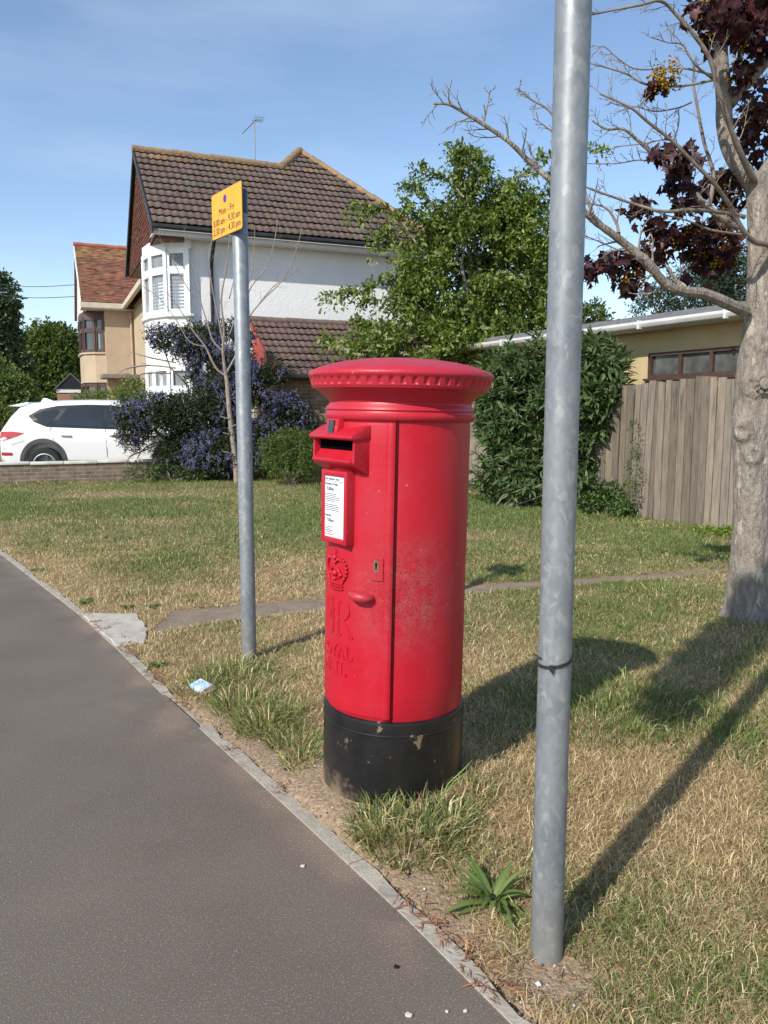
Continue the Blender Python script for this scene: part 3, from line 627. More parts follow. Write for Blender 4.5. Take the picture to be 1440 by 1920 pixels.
letter(mb, 'I', -.022, .668, .022, .052, .3, .0045); letter(mb, 'I', .0, .668, .022, .052, .3, .0045)
mb.build('royal_cipher', RED, PB, smooth=True, angle=50)
mb = MB()
for i, c_ in enumerate('ROYAL'): letter(mb, c_, -.098 + i * .0395, .548, .037, .045, .2)
for i, c_ in enumerate('MAIL'): letter(mb, c_, [-.082, -.038, .004, .032][i], .486, [.042, .040, .024, .038][i], .045, .2 if c_ != 'I' else .3)
mb.build('maker_lettering', RED, PB, smooth=True, angle=50)
# raised crown
mb = MB(); cz = .80
def btube(pts, r): mb.tube([cyl(x, z, h) for x, z, h in pts], r, 6)
for dz, rr_ in ((0, .0055), (.010, .0045), (.020, .0035)): btube([(.046 * math.cos(R(a)) , cz + dz - .008 * math.sin(R(a)), .001) for a in range(0, 181, 15)], rr_)
for sgn in (-1, 1):
    btube([(sgn * .044, cz + .02, .002), (sgn * .060, cz + .05, .003), (sgn * .062, cz + .075, .003), (sgn * .048, cz + .097, .003), (sgn * .022, cz + .100, .004), (0, cz + .085, .004)], .005)
    for k in range(9):
        t_ = k / 8; a = R(-45 + 160 * t_); mb.ball(cyl(sgn * (.030 + .036 * math.cos(a)), cz + .064 + .040 * math.sin(a), .005), .0048, 6, 5)
    btube([(sgn * .02, cz + .03, .002), (sgn * .03, cz + .055, .003), (sgn * .016, cz + .066, .003)], .004)
    mb.ball(cyl(sgn * .033, cz + .045, .002), .008, 6, 5)
for k in range(7): mb.ball(cyl(-.036 + k * .012, cz + .012, .004), .0035, 6, 4)
mb.ball(cyl(0, cz + .048, .002), .012, 8, 6); mb.ball(cyl(0, cz + .030, .003), .008, 6, 5); mb.ball(cyl(0, cz + .105, .004), .009, 8, 6)
for a, b, c_, d in ((0, .112, 0, .136), (-.010, .125, .010, .125)): stroke(mb, a, cz + b, c_, cz + d, .007, .005)
mb.build('crown_emblem', RED, PB, smooth=True, angle=60)
# posting aperture: hood, side cheeks, sloped shelf, chin
hood = MB(); hw = .128; fy = -.292
def sx_ext(pts, x0, x1): hood.ext([(x0, y, z) for y, z in pts], (x1 - x0, 0, 0))
cheek = [(-.19, 1.372), (-.235, 1.366), (-.268, 1.352), (fy - .006, 1.332), (fy - .008, 1.326), (fy + .004, 1.318), (fy + .002, 1.252), (fy - .002, 1.246), (fy + .004, 1.236), (-.272, 1.224), (-.25, 1.212), (-.225, 1.196), (-.19, 1.186)]
sx_ext(cheek, hw - .012, hw); sx_ext(cheek, -hw, -hw + .012)
lip = [(-.19, 1.374), (-.236, 1.368), (-.269, 1.354), (fy - .012, 1.333), (fy - .013, 1.324), (fy - .004, 1.318), (-.26, 1.321), (-.19, 1.322)]
sx_ext(lip, -hw - .004, hw + .004)
chin = [(-.19, 1.285), (-.266, 1.283), (fy + .004, 1.256), (fy - .006, 1.252), (fy - .006, 1.243), (fy + .002, 1.234), (-.271, 1.223), (-.249, 1.211), (-.224, 1.195), (-.19, 1.185)]
sx_ext(chin, -hw + .0115, hw - .0115)
hoodo = hood.build('posting_aperture', RED, PB, bevel=.0025, seg=2)
mb = MB(); mb.box(-hw + .0125, hw - .0125, -.2655, -.20, 1.276, 1.3195); mb.build('slot', DARK, hoodo)
mb = MB(); mb.box(-hw + .02, -hw + .021, -.23, -.23 + .001, 1.3, 1.301)
# small enamel tab holder above the slot
mb = MB(); mb.ext([(-.052, y, z) for y, z in ((-.22, 1.392), (-.281, 1.389), (-.284, 1.362), (-.29, 1.338), (-.22, 1.338))], (.074, 0, 0)); tabh = mb.build('tab_holder', RED, PB, bevel=.003)
mb = MB(); mb.ext([(-.032, y, z) for y, z in ((-.287, 1.384), (-.2895, 1.362), (-.2935, 1.339), (-.28, 1.339), (-.28, 1.384))], (.034, 0, 0)); mb.build('tab_plate', mat('grey_enamel', (.03, .035, .04), (.07, .07, .075), 30, .35), tabh)
# notice frame and collection plate
mb = MB(); nw = .078; z0 = .958; z1 = 1.212; fy2 = -.285
for a, b, c_, d in ((-nw, -nw + .017, z0, z1), (nw - .017, nw, z0, z1), (-nw + .0168, nw - .0168, z1 - .02, z1 - .0005), (-nw + .0168, nw - .0168, z0 + .0005, z0 + .02)): mb.box(a, b, fy2, -.21, c_, d)
nf = mb.build('notice_frame', RED, PB, bevel=.004, seg=3)
mb = MB(); mb.box(-nw + .016, nw - .016, fy2 + .006, -.235, z0 + .018, z1 - .018); npl = mb.build('collection_plate', mat('notice_white', (.72, .73, .76), (.78, .78, .8), 20, .25, c3=(.5, .3, .2), sc3=8, t3=(.7, .73)), nf)
mb = MB(); INK = mat('ink', (.03, .03, .05), rough=.5); U = (1, 0, 0); Vv = (0, 0, 1); py = fy2 + .0055
rr = random.Random(3)
text_on(mb, 'Last Collection Times', .0105, (-nw + .019, py, 1.178), U, Vv, .92, 'LEFT', .0004)
mb.box(-nw + .018, nw - .018, py - .0003, py + .001, 1.1735, 1.1745)
text_on(mb, 'Monday to Friday', .0115, (-nw + .02, py, 1.160), U, Vv, .95, 'LEFT', .0004)
text_on(mb, '9.00am', .0175, (-nw + .028, py, 1.141), U, Vv, .9, 'LEFT', .0004)
def small(zt, n, wd_):
    for k in range(n):
        x = -nw + .021; end = x + wd_ * rr.uniform(.6, 1)
        while x < end:
            l = rr.uniform(.004, .011); mb.box(x, min(x + l, end), py - .0003, py + .001, zt - k * .0062, zt - k * .0062 + .0021); x += l + .002
small(1.128, 5, .095); small(1.090, 4, .095)
text_on(mb, 'Saturday', .0115, (-nw + .02, py, 1.050), U, Vv, .95, 'LEFT', .0004)
text_on(mb, '7.00am', .0175, (-nw + .028, py, 1.031), U, Vv, .9, 'LEFT', .0004)
small(1.012, 4, .05)
mb.build('notice_text', INK, npl)
mb = MB(); small(.999, 1, .05); mb.box(-nw + .02, -nw + .025, py - .0004, py + .001, .985, .9895); mb.box(-nw + .03, -nw + .07, py - .0004, py + .001, .986, .9885); mb.build('notice_red_text', mat('red_ink', (.5, .03, .03)), npl)
# door handle: a raised grip on a curved stem
mb = MB(); hb = 25
def cy2(a, h, z): rr_ = RB + .0055 + h; return (rr_ * math.sin(R(a)), -rr_ * math.cos(R(a)), z)
mb.tube([cy2(hb - 8, .004, .792), cy2(hb - 6.5, .016, .791), cy2(hb - 2.5, .024, .788), cy2(hb + 2, .024, .786), cy2(hb + 5.5, .019, .785), cy2(hb + 8, .010, .784), cy2(hb + 9, -.004, .784)], [.009, .014, .0165, .0170, .0165, .014, .010], 12)
mb.build('handle', REDD, PB, smooth=True, angle=70)
# lock plate with keyhole
mb = MB(); vs = []
def patch(mb, a0, a1, z0, z1, h0, h1, n=6):
    vs = []
    for k in range(n + 1):
        a = a0 + (a1 - a0) * k / n
        for h, z in ((h0, z0), (h1, z0), (h1, z1), (h0, z1)): vs.append(cy2(a, h, z))
    mb.add(vs, [(4 * k + j, 4 * k + (j + 1) % 4, 4 * k + 4 + (j + 1) % 4, 4 * k + 4 + j) for k in range(n) for j in range(4)] + [(0, 1, 2, 3), (4 * n + 3, 4 * n + 2, 4 * n + 1, 4 * n)])
patch(mb, 32, 42, .845, .925, -.004, .004); lp = mb.build('lock_plate', RED, PB, bevel=.001, seg=1)
mb = MB(); patch(mb, 35.0, 38.4, .876, .916, .002, .0048); esc = mb.build('escutcheon', mat('worn_brass', (.16, .12, .08), (.24, .18, .12), 40, .5, metal=.4), lp)
mb = MB(); patch(mb, 36.1, 37.1, .884, .9, .004, .0056, 2); patch(mb, 35.9, 37.3, .897, .908, .004, .0057, 3); mb.build('keyhole', DARK, lp)

# ---------------------------------------------------------------- galvanised posts
def galv(name):
    m = bpy.data.materials.new(name); m.use_nodes = True; t = m.node_tree; b = t.nodes['Principled BSDF']; N = t.nodes.new; K = t.links.new
    co = N('ShaderNodeTexCoord'); v = N('ShaderNodeTexVoronoi'); v.inputs['Scale'].default_value = 70; v.inputs['Randomness'].default_value = 1
    mp_ = N('ShaderNodeMapping'); mp_.inputs['Scale'].default_value = (1, 1, .6); K(co.outputs['Object'], mp_.inputs[0]); K(mp_.outputs[0], v.inputs[0])
    sv = N('ShaderNodeSeparateColor'); K(v.outputs['Color'], sv.inputs[0])
    r = N('ShaderNodeValToRGB'); e_ = r.color_ramp.elements; e_[0].position = 0; e_[0].color = (.225, .245, .265, 1); e_[1].position = .93; e_[1].color = (.275, .295, .315, 1); x2 = e_.new(.955); x2.color = (.31, .325, .335, 1)
    K(sv.outputs[0], r.inputs[0])
    n = N('ShaderNodeTexNoise'); n.inputs['Scale'].default_value = 7; n.inputs['Detail'].default_value = 8; n.inputs['Roughness'].default_value = .65; K(mp_.outputs[0], n.inputs[0])
    r2 = N('ShaderNodeValToRGB'); r2.color_ramp.elements[0].position = .3; r2.color_ramp.elements[1].position = .7; r2.color_ramp.elements[0].color = (.72, .74, .76, 1); r2.color_ramp.elements[1].color = (1.15, 1.15, 1.12, 1); K(n.outputs[0], r2.inputs[0])
    x = N('ShaderNodeMix'); x.data_type = 'RGBA'; x.blend_type = 'MULTIPLY'; x.inputs[0].default_value = 1; K(r.outputs[0], x.inputs[6]); K(r2.outputs[0], x.inputs[7])
    n3 = N('ShaderNodeTexNoise'); n3.inputs['Scale'].default_value = 26; n3.inputs['Detail'].default_value = 3; n3.inputs['Distortion'].default_value = 1.2; K(mp_.outputs[0], n3.inputs[0])
    r3 = N('ShaderNodeValToRGB'); r3.color_ramp.elements[0].position = .58; r3.color_ramp.elements[1].position = .70; r3.color_ramp.elements[0].color = (0, 0, 0, 1); r3.color_ramp.elements[1].color = (.6, .6, .6, 1); K(n3.outputs[0], r3.inputs[0])
    xx = N('ShaderNodeMix'); xx.data_type = 'RGBA'; K(r3.outputs[0], xx.inputs[0]); K(x.outputs[2], xx.inputs[6]); xx.inputs[7].default_value = (.40, .41, .39, 1)
    # earth-stained foot
    sp = N('ShaderNodeSeparateXYZ'); K(co.outputs['Object'], sp.inputs[0]); mr = N('ShaderNodeMapRange'); mr.inputs[1].default_value = .42; mr.inputs[2].default_value = .0; mr.inputs[4].default_value = .75
    ad = N('ShaderNodeMath'); ad.operation = 'MULTIPLY_ADD'; K(n.outputs[0], ad.inputs[0]); ad.inputs[1].default_value = .3; K(sp.outputs[2], ad.inputs[2]); K(ad.outputs[0], mr.inputs[0])
    y_ = N('ShaderNodeMix'); y_.data_type = 'RGBA'; K(mr.outputs[0], y_.inputs[0]); K(xx.outputs[2], y_.inputs[6]); y_.inputs[7].default_value = (.24, .21, .16, 1)
    K(y_.outputs[2], b.inputs['Base Color']); b.inputs['Metallic'].default_value = .35; b.inputs['Roughness'].default_value = .5
    bp = N('ShaderNodeBump'); bp.inputs['Strength'].default_value = .12; bp.inputs['Distance'].default_value = .002; K(n.outputs[0], bp.inputs['Height']); K(bp.outputs[0], b.inputs['Normal'])
    return m
GALV = galv('galvanised_steel')
LP = empty('lamp_column', (.4265, 1.908, 0), 0, 'tall galvanised steel column in the near foreground rising out of the top of the picture', 'street pole', None)
mb = MB(); mb.lathe([(.0415, -.05), (.0415, .02), (.041, 1.0), (.0405, 5.6)], 48); mb.build('column', GALV, LP, smooth=True)
mb = MB(); mb.tube([(0, 0, 5.55), (0, 0, 5.7), (0, .1, 5.85), (0, .5, 5.95)], [.038, .036, .03, .028], 16); mb.build('bracket', GALV, LP, smooth=True)
mb = MB(); mb.tube([(0, .5, 5.95), (0, .62, 5.95), (0, .95, 5.93)], [.05, .1, .06], 12); mb.build('lantern', UPVC, LP, smooth=True)
mb = MB(); pts = [(.0430 * math.cos(a), .0430 * math.sin(a), .8030 + .010 * math.cos(a - .4)) for a in np.linspace(0, 2 * math.pi, 41)]
vs = []; 
for p in pts:
    rr_ = Vector((p[0], p[1], 0)).normalized()
    for o_, zz in ((-.001, -.004), (.0015, -.004), (.0015, .004), (-.001, .004)): vs.append((p[0] + rr_.x * o_, p[1] + rr_.y * o_, p[2] + zz))
mb.add(vs, [(4 * k + j, 4 * k + (j + 1) % 4, 4 * k + 4 + (j + 1) % 4, 4 * k + 4 + j) for k in range(40) for j in range(4)])
mb.box(-.022, -.012, -.0485, -.040, .789, .803); mb.bar((-.017, -.044, .797), (-.014, -.047, .781), .005, .002); mb.bar((-.038, -.02, .812), (-.056, -.012, .822), .005, .0025)
tie = mb.build('cable_tie', BLACKP, None); tie.location = (.4265, 1.908, 0); tag(tie, 'black plastic cable tie pulled tight round the tall galvanised column', 'cable tie')

SP = empty('sign_post', (-.770, 4.375, 0), 0, 'shorter galvanised post carrying the yellow restriction plate, behind and left of the pillar box', 'sign post')
mb = MB(); mb.lathe([(.041, -.05), (.0415, .02), (.0415, 2.50), (.040, 2.503)], 40); mb.build('post', GALV, SP, smooth=True)
mb = MB(); mb.lathe([(.0425, 2.46), (.044, 2.463), (.044, 2.575), (.041, 2.583), (.02, 2.588)], 32); mb.build('post_cap', BLACKP, SP, smooth=True)
a_ = Vector((-.952, 4.540)); b_ = Vector((-.728, 4.224)); d_ = (b_ - a_).normalized(); nrm = Vector((d_.y, -d_.x)); nrm = nrm if nrm.y < 0 else -nrm
SG = empty('parking_sign', (a_.x, a_.y, 2.352), math.atan2(d_.y, d_.x), 'yellow plate with Mon - Fri times in black on top of the shorter post', 'parking sign')
Wp = (b_ - a_).length; Hp = .243
YEL = mat('yellow_reflective', (.80, .37, .02), (.84, .40, .025), 6, .45); SDARK = mat('sign_back', (.08, .085, .09), rough=.5, metal=.3)
def rrect(w_, h_, r_, n=5):
    o = []
    for cx, cz, a0 in ((w_ - r_, h_ - r_, 0), (r_, h_ - r_, 90), (r_, r_, 180), (w_ - r_, r_, 270)):
        for k in range(n + 1): a = R(a0 + 90 * k / n); o.append((cx + r_ * math.cos(a), cz + r_ * math.sin(a)))
    return o
mb = MB(); mb.ext([(x, 0, z) for x, z in rrect(Wp, Hp, .016)], (0, .004, 0)); mb.build('plate', SDARK, SG)
mb = MB(); mb.ext([(.004 + x, -.0012, .004 + z) for x, z in rrect(Wp - .008, Hp - .008, .013)], (0, .0015, 0)); face = mb.build('sign_face', YEL, SG)
mb = MB(); mb.box(.02, Wp - .02, .004, .012, .06, .075); mb.box(.02, Wp - .02, .004, .012, Hp - .075, Hp - .06); mb.build('rail', SDARK, SG)
f_ = -.0018; mb = MB()
text_on(mb, 'Mon - Fri', .050, (Wp * .5, f_, .118), U, Vv, 1.05, 'CENTER', .0004); mb.build('sign_text', INK, face); mb = MB()
text_on(mb, '8.00 am - 9.30 am', .050, (Wp * .5, f_, .068), U, Vv, .94, 'CENTER', .0004); mb.build('sign_text', INK, face); mb = MB()
text_on(mb, '2.30 pm - 4.30 pm', .050, (Wp * .5, f_, .022), U, Vv, .94, 'CENTER', .0004)
mb.build('sign_text', INK, face)
mb = MB(); mb.ext([(Wp * .46 + .0215 * math.cos(a), -.0014, .192 + .0215 * math.sin(a)) for a in np.linspace(0, 6.2832, 25)[:-1]], (0, -.0006, 0)); mb.build('red_ring', mat('sign_red', (.5, .05, .08)), face)
mb = MB(); mb.ext([(Wp * .46 + .0175 * math.cos(a), -.0018, .192 + .0175 * math.sin(a)) for a in np.linspace(0, 6.2832, 25)[:-1]], (0, -.0006, 0)); mb.build('blue_disc', mat('sign_blue', (.04, .05, .35)), face)

# ---------------------------------------------------------------- discarded packet and weeds
px_, py_ = G(383, 1300); PK = empty('card_packet', (px_, py_, .028), R(-38), 'small crushed blue and white card packet lying in the dry grass by the footpath', 'packet')
PK.rotation_euler = (R(12), R(8), R(-38)); PK.scale = (1.3, 1.3, 1.3)
mb = MB(); mb.box(-.055, .022, -.028, .028, -.009, .009); mb.build('carton', mat('blue_card', (.30, .52, .72), (.7, .74, .78), 22, .5, det=2), PK, bevel=.002)
mb = MB(); mb.add([(.0215, -.029, -.010), (.0215, .029, -.010), (.0215, .029, .010), (.0215, -.029, .010), (.05, -.030, -.014), (.052, .027, -.012), (.048, .026, .006), (.047, -.028, .008)], [(0, 1, 5, 4), (1, 2, 6, 5), (2, 3, 7, 6), (3, 0, 4, 7), (4, 5, 6, 7)])
mb.build('opened_end', mat('brown_card', (.17, .11, .07), (.24, .17, .11), 30, .7), PK, bevel=.001)
def rosette(name, x, y, n, ln, wd, lab, seed, cat='weed', elev=(10, 55), colr=((.10, .155, .04), (.15, .21, .065)), group=None, T=None):
    r = np.random.default_rng(seed); e_ = empty(name, (x, y, float(gz(x, y))), 0, lab, cat, group); mbv = []; cl = []; fs = []; k0 = 0
    for i in range(n):
        a = i * 2.4 + r.normal(0, .2); el = R(r.uniform(*elev)); L_ = ln * r.uniform(.6, 1.05); W_ = wd * r.uniform(.8, 1.1); m = 8
        dx, dy = math.cos(a), math.sin(a); c0 = np.array(colr[0]) + (np.array(colr[1]) - np.array(colr[0])) * r.random(); tw = r.normal(0, .25)
        hx = hz = 0; 
        for k in range(m + 1):
            t_ = k / m; ww = W_ * (math.sin(math.pi * min(1, t_ ** .8 * .97 + .03)) ** .8 + .12) * .5; aa = el - R(55) * t_
            if k: hx += L_ / m * math.cos(aa); hz += L_ / m * math.sin(aa)
            zc = max(hz, .004)
            for s_, dz in ((-1, .18), (0, -.0), (1, .18)):
                mbv.append((dx * hx - dy * s_ * ww, dy * hx + dx * s_ * ww, zc + abs(s_) * ww * .35 + s_ * ww * tw)); cl.append(c0 * (1 if s_ else 1.5))
        for k in range(m):
            for j in range(2): fs.append((k0 + 3 * k + j, k0 + 3 * k + j + 1, k0 + 3 * k + j + 4, k0 + 3 * k + j + 3))
        k0 += 3 * (m + 1)
    np_mesh('leaf_rosette', np.array(mbv), [np.array(fs)], LEAF, e_, np.array(cl), True); return e_
gx, gy = G(925, 1700); rosette('plantain_plant', gx, gy, 46, .165, .021, 'broad ribbed green rosette plant just left of the foot of the near column', 41, 'weed', (8, 75))
for i, (x, y, n, l, wd_, lb) in enumerate([(295, 1250, 16, .10, .03, 'low green weed beside the edging between the slab and the packet'), (160, 1132, 14, .09, .03, 'green weed growing just beyond the pale concrete slab at the edging'), (75, 1070, 14, .10, .035, 'dark green weed clump near the far end of the edging at the left'),
      (240, 1140, 14, .08, .03, 'green weed on the far side of the worn path next to the slab'), (287, 1138, 14, .08, .03, 'green weed beside the worn path, the farther right of the pair behind the slab'), (1170, 1180, 14, .09, .025, 'spiky green weed in the lawn between the near column and the maple foot')]):
    gx, gy = G(x, y); rosette('broadleaf_weed', gx, gy, n, l, wd_, lb, 50 + i, 'weed', (5, 60), ((.06, .11, .025), (.10, .16, .045)), 'weeds in the grass')
# tall grass stems leaning on the black base
mb = MB(); bx, by = .14, 2.55
for pts in ([(bx, by, 0), (bx + .05, by - .01, .10), (bx + .10, by, .17), (bx + .15, by + .01, .20)], [(bx + .01, by, .0), (bx + .06, by, .12), (bx + .08, by + .01, .155), (bx + .14, by, .22), (bx + .16, by, .245)], [(bx + .17, by + .02, 0), (bx + .19, by, .06), (bx + .13, by - .02, .12)]):
    mb.tube(pts, [.0022] * (len(pts) - 1) + [.0006], 5)
g_ = mb.build('grass_stem', mat('green_stem', (.13, .22, .06), (.18, .25, .08), 30, .6), None, smooth=True); tag(g_, 'few long green grass stems leaning against the black base of the pillar box', 'grass stems')
# pale petals on the asphalt
rr = random.Random(9)
for i, (x, y, s_, lb) in enumerate([(568, 1626, .009, 'white scrap on the open asphalt left of the edging'), (766, 1906, .011, 'white scrap at the bottom edge on the asphalt'), (873, 1898, .007, 'tiny pale scrap on the asphalt beside the end of the edging'), (742, 1815, .009, 'buff pebble on the asphalt near the edging foot'), (838, 1899, .006, 'faint white fleck on the asphalt close to the bottom scrap')]):
    gx, gy = G(x, y); mb = MB(); n = 7; pl = [(math.cos(k / n * 6.28) * s_ * rr.uniform(.5, 1.1), math.sin(k / n * 6.28) * s_ * rr.uniform(.4, .8)) for k in range(n)]
    mb.prism(pl, .001, .005 + s_ * .2); o = mb.build('litter_scrap' if i != 3 else 'pebble', mat('scrap_white', (.52, .49, .44)) if i != 3 else STONE, None, bevel=.001, seg=1); o.location = (gx, gy, 0)
    o['label'] = lb; o['category'] = 'litter' if i != 3 else 'stone'

# ---------------------------------------------------------------- roof tiles
def roof_tiles(name, O, A, U, la, lu, tw, tl, mat_, parent, clips=(), prof='roman', lip=.042, base=(1, 1, 1), jit=.05, seed=0, thick=.0, na=8, flip=False, spots=None):
    """tiled slope: O origin (eave, start), A unit along the eave, U unit up the slope"""
    r = np.random.default_rng(seed); O = np.array(O, float); A = np.array(A, float); U = np.array(U, float); N = np.cross(A, U); N = N / np.linalg.norm(N)
    if N[2] < 0: N = -N
    nu = int(math.ceil(lu / tl)); nt_ = int(math.ceil(la / tw)); V = []; C = []; F = []; k = 0
    xs_ = np.linspace(0, 1, na + 1)
    if prof == 'roman': hp = .020 * np.clip(np.cos((xs_ * 2 - .5) * 2 * math.pi), -.35, 1)
    else: hp = np.zeros(na + 1)
    for j in range(nu):
        off = (0 if prof == 'roman' else (j % 2) * tw / 2)
        for i in range(-1, nt_ + 1):
            if i * tw + off > la or (i + 1) * tw + off < 0: continue
            x_ = np.clip(i * tw + off + xs_ * tw, 0, la); u0 = j * tl + r.normal(0, .003); u1 = min((j + 1) * tl + .02, lu)
            dz = r.normal(0, .003); c = np.array(base) * (1 + r.normal(0, jit)) * (1 + r.normal(0, .04, 3))
            if spots is not None: c = spots(i * tw, j * tl, c, r)
            p = lambda uu, hh: O + A * x_[:, None] + U * uu + N * (hp + hh)[:, None]
            V += [p(u0, lip - .012 + dz), p(u0, lip + dz), p(u1, 0.0 + dz)]; C.append(np.repeat(np.clip(c, .01, 3)[None], 3 * (na + 1), 0))
            for a in range(na):
                F.append((k + a, k + a + 1, k + na + 1 + a + 1, k + na + 1 + a)); F.append((k + na + 1 + a, k + na + 2 + a, k + 2 * na + 3 + a, k + 2 * na + 2 + a))
            k += 3 * (na + 1)
    V = np.concatenate(V); C = np.concatenate(C)
    o = np_mesh(name, V, [np.array(F)], mat_, parent, C, False)
    bm = bmesh.new(); bm.from_mesh(o.data)
    for co_, no in clips: bmesh.ops.bisect_plane(bm, geom=bm.verts[:] + bm.edges[:] + bm.faces[:], plane_co=co_, plane_no=no, clear_outer=True)
    bm.to_mesh(o.data); bm.free(); return o
def plane3(a, b, up=(0, 0, 1)):
    """vertical clipping plane through a,b ; outer side is to the right of a->b"""
    a = Vector(a); b = Vector(b); d = b - a; n = Vector((d.y, -d.x, 0)).normalized(); return (a, n)
TILE = mat('brown_concrete_tile', (.8, .78, .75), (1.15, 1.1, 1.05), 5, .85, .4, 60, attr=True, c3=(1.5, 1.45, 1.35), sc3=30, t3=(.62, .72))
TILER = mat('orange_clay_tile', (.75, .7, .7), (1.2, 1.15, 1.1), 3, .85, .4, 60, attr=True)
LICH = mat('lichened_ridge', (.22, .15, .09), (.34, .20, .06), 9, .9, .6, 40, c3=(.16, .12, .1), sc3=14, t3=(.5, .6))
# ---------------------------------------------------------------- white house
HA = math.atan2(.39, .92)
WH = empty('white_house', (-4.34, 18.0, 0), HA, 'white rendered two storey house with a brown tiled roof and a curved bay', 'house')
WALLW = mat('white_render', (.78, .775, .765), (.82, .815, .805), 2.5, .8, .35, 22, bdist=.02, c3=(.62, .63, .64), sc3=3, t3=(.66, .8))
WT = 0.16; EZ = 5.385; SL = .781
def rz_(t): return EZ + (t + .32) * SL
mb = MB()
mb.ext([(0, WT, 0), (6.05, WT, 0), (6.05, WT, 5.36), (0, WT, 5.36)], (0, .25, 0))
mb.ext([(0, WT + .25, 0), (0, 5.4, 0), (0, 5.4, 5.3), (0, 2.75, 7.5), (0, WT + .25, 5.5)], (.22, 0, 0))
mb.ext([(6.05, WT + .25, 0), (6.05, 10, 0), (6.05, 10, 5.3), (6.05, WT + .25, 5.3)], (-.22, 0, 0))
mb.ext([(.22, 5.4, 0), (5.8, 5.4, 0), (5.8, 5.4, 5.2), (.22, 5.4, 5.2)], (0, -.2, 0))
mb.build('wall', WALLW, WH)
# a hairline crack and a repaired patch are in the render; roof
U_ = np.array([0, 1, SL]); U_ = U_ / np.linalg.norm(U_); apex = (3.75, 3.68, rz_(3.68)); sR = 6.40; jn = (2.97, 2.72, rz_(2.72))
def wspots(x, u, c, r):
    q = r.random()
    if u > 3.3 and r.random() < .35: c = c * np.array([1.35, 1.15, .85])
    if q < .03: c = c * 1.3
    return c
bt = (.120, .090, .075)
ra = roof_tiles('roof', (-.77, -.32, EZ), (1, 0, 0), U_, sR + .77, 5.3, .33, .33, TILE, WH, [((0, 2.72, 0), (0, 1, 0))], base=bt, seed=3, spots=wspots)
bm = bmesh.new(); bm.from_mesh(ra.data); bm.free()
# second piece: the taller hipped part above the main ridge line
rb = roof_tiles('roof_hip', (-.77, -.32, EZ), (1, 0, 0), U_, sR + .77, 5.6, .33, .33, TILE, ra, [((0, 2.72, 0), (0, -1, 0)), plane3((2.92, 2.66, 0), (3.75, 3.68, 0), None) if False else ((2.97, 2.72, 0), (-.73, .68, 0))], base=bt, seed=4, spots=wspots)
hipn = (Vector((sR, -.32, 0)) - Vector((3.75, 3.68, 0))); hn = Vector((-hipn.y, hipn.x, 0)).normalized()
for o in (ra, rb):
    bm = bmesh.new(); bm.from_mesh(o.data)
    bmesh.ops.bisect_plane(bm, geom=bm.verts[:] + bm.edges[:] + bm.faces[:], plane_co=(sR, -.32, 0), plane_no=hn, clear_outer=True); bm.to_mesh(o.data); bm.free()
mb = MB(); za = apex[2]
mb.add([(apex[0], apex[1], za), (apex[0], 11, za), (sR, 11, EZ), (sR, -.32, EZ)], [(0, 1, 2, 3)])
mb.add([(apex[0], apex[1], za), (apex[0], 11, za), (1.1, 11, EZ), (1.1, 5.2, EZ), (jn[0], jn[1], jn[2])], [(0, 1, 2, 3, 4)])
mb.add([(-.77, 2.72, jn[2]), (jn[0], jn[1], jn[2]), (3.4, 5.76, EZ), (-.77, 5.76, EZ)], [(0, 1, 2, 3)])
mb.add([(-.77, -.30, EZ - .02), (sR - .02, -.30, EZ - .02), (3.75, 3.66, za - .03), (jn[0], 2.7, jn[2] - .03), (-.77, 2.7, jn[2] - .03)], [(0, 1, 2, 3, 4)])  # deck under the tiles, coloured dark so gaps below the lips read as shade
mb.build('roof_back', mat('gap_dark_roof', (.03, .025, .02), (.04, .035, .03), 8, .9), ra, recalc=False)
def ridge(name, p, q, r_=.11, parent=WH, m=LICH, n=None):
    p = Vector(p); q = Vector(q); l = (q - p).length; n = n or max(2, int(l / .42)); mb = MB(); rr_ = random.Random(int(l * 100))
    for i in range(n): 
        a = p.lerp(q, i / n); b = p.lerp(q, (i + 1.04) / n); dz = Vector((0, 0, rr_.uniform(-.008, .01))); mb.tube([a + dz, b + dz], [r_, r_ * .93], 10)
    return mb.build(name, m, parent, smooth=True, angle=40)
ridge('ridge_tiles', (-.80, 2.72, jn[2] - .02), (jn[0], jn[1], jn[2] - .02)); ridge('ridge_tiles', (jn[0], jn[1], jn[2] - .02), (apex[0], apex[1], za), .12); ridge('ridge_tiles', (apex[0], apex[1], za), (sR, -.32, EZ + .02), .09, n=12); ridge('ridge_tiles', (apex[0], apex[1], za), (apex[0], 11, za), .11, n=18)
# verge boards of the front gable (black, set forward) and hung tiles
mb = MB(); BB = mat('black_bargeboard', (.012, .012, .014), (.02, .02, .022), 6, .5)
for (t0, z0), (t1, z1) in (((-.36, EZ - .03), (2.72, jn[2])), ((2.72, jn[2]), (5.80, EZ - .03))): mb.ext([(-.79, t0, z0 - .20), (-.79, t1, z1 - .20), (-.79, t1, z1), (-.79, t0, z0)], (.03, 0, 0))
mb.build('bargeboard', BB, WH)
mb = MB()
for (t0, z0), (t1, z1) in (((-.30, EZ + .0), (2.72, jn[2] - .04)), ((2.72, jn[2] - .04), (5.74, EZ + .0))): mb.add([(-.77, t0, z0 - .04), (-.77, t1, z1 - .04), (.0, t1, z1 - .04), (.0, t0, z0 - .04)], [(0, 1, 2, 3)])
mb.add([(-.77, 5.76, EZ - .2), (-.77, 5.76, EZ), (.0, 5.76, EZ), (.0, 5.76, EZ - .2)], [(0, 1, 2, 3)])
mb.build('verge_soffit', BB, WH)
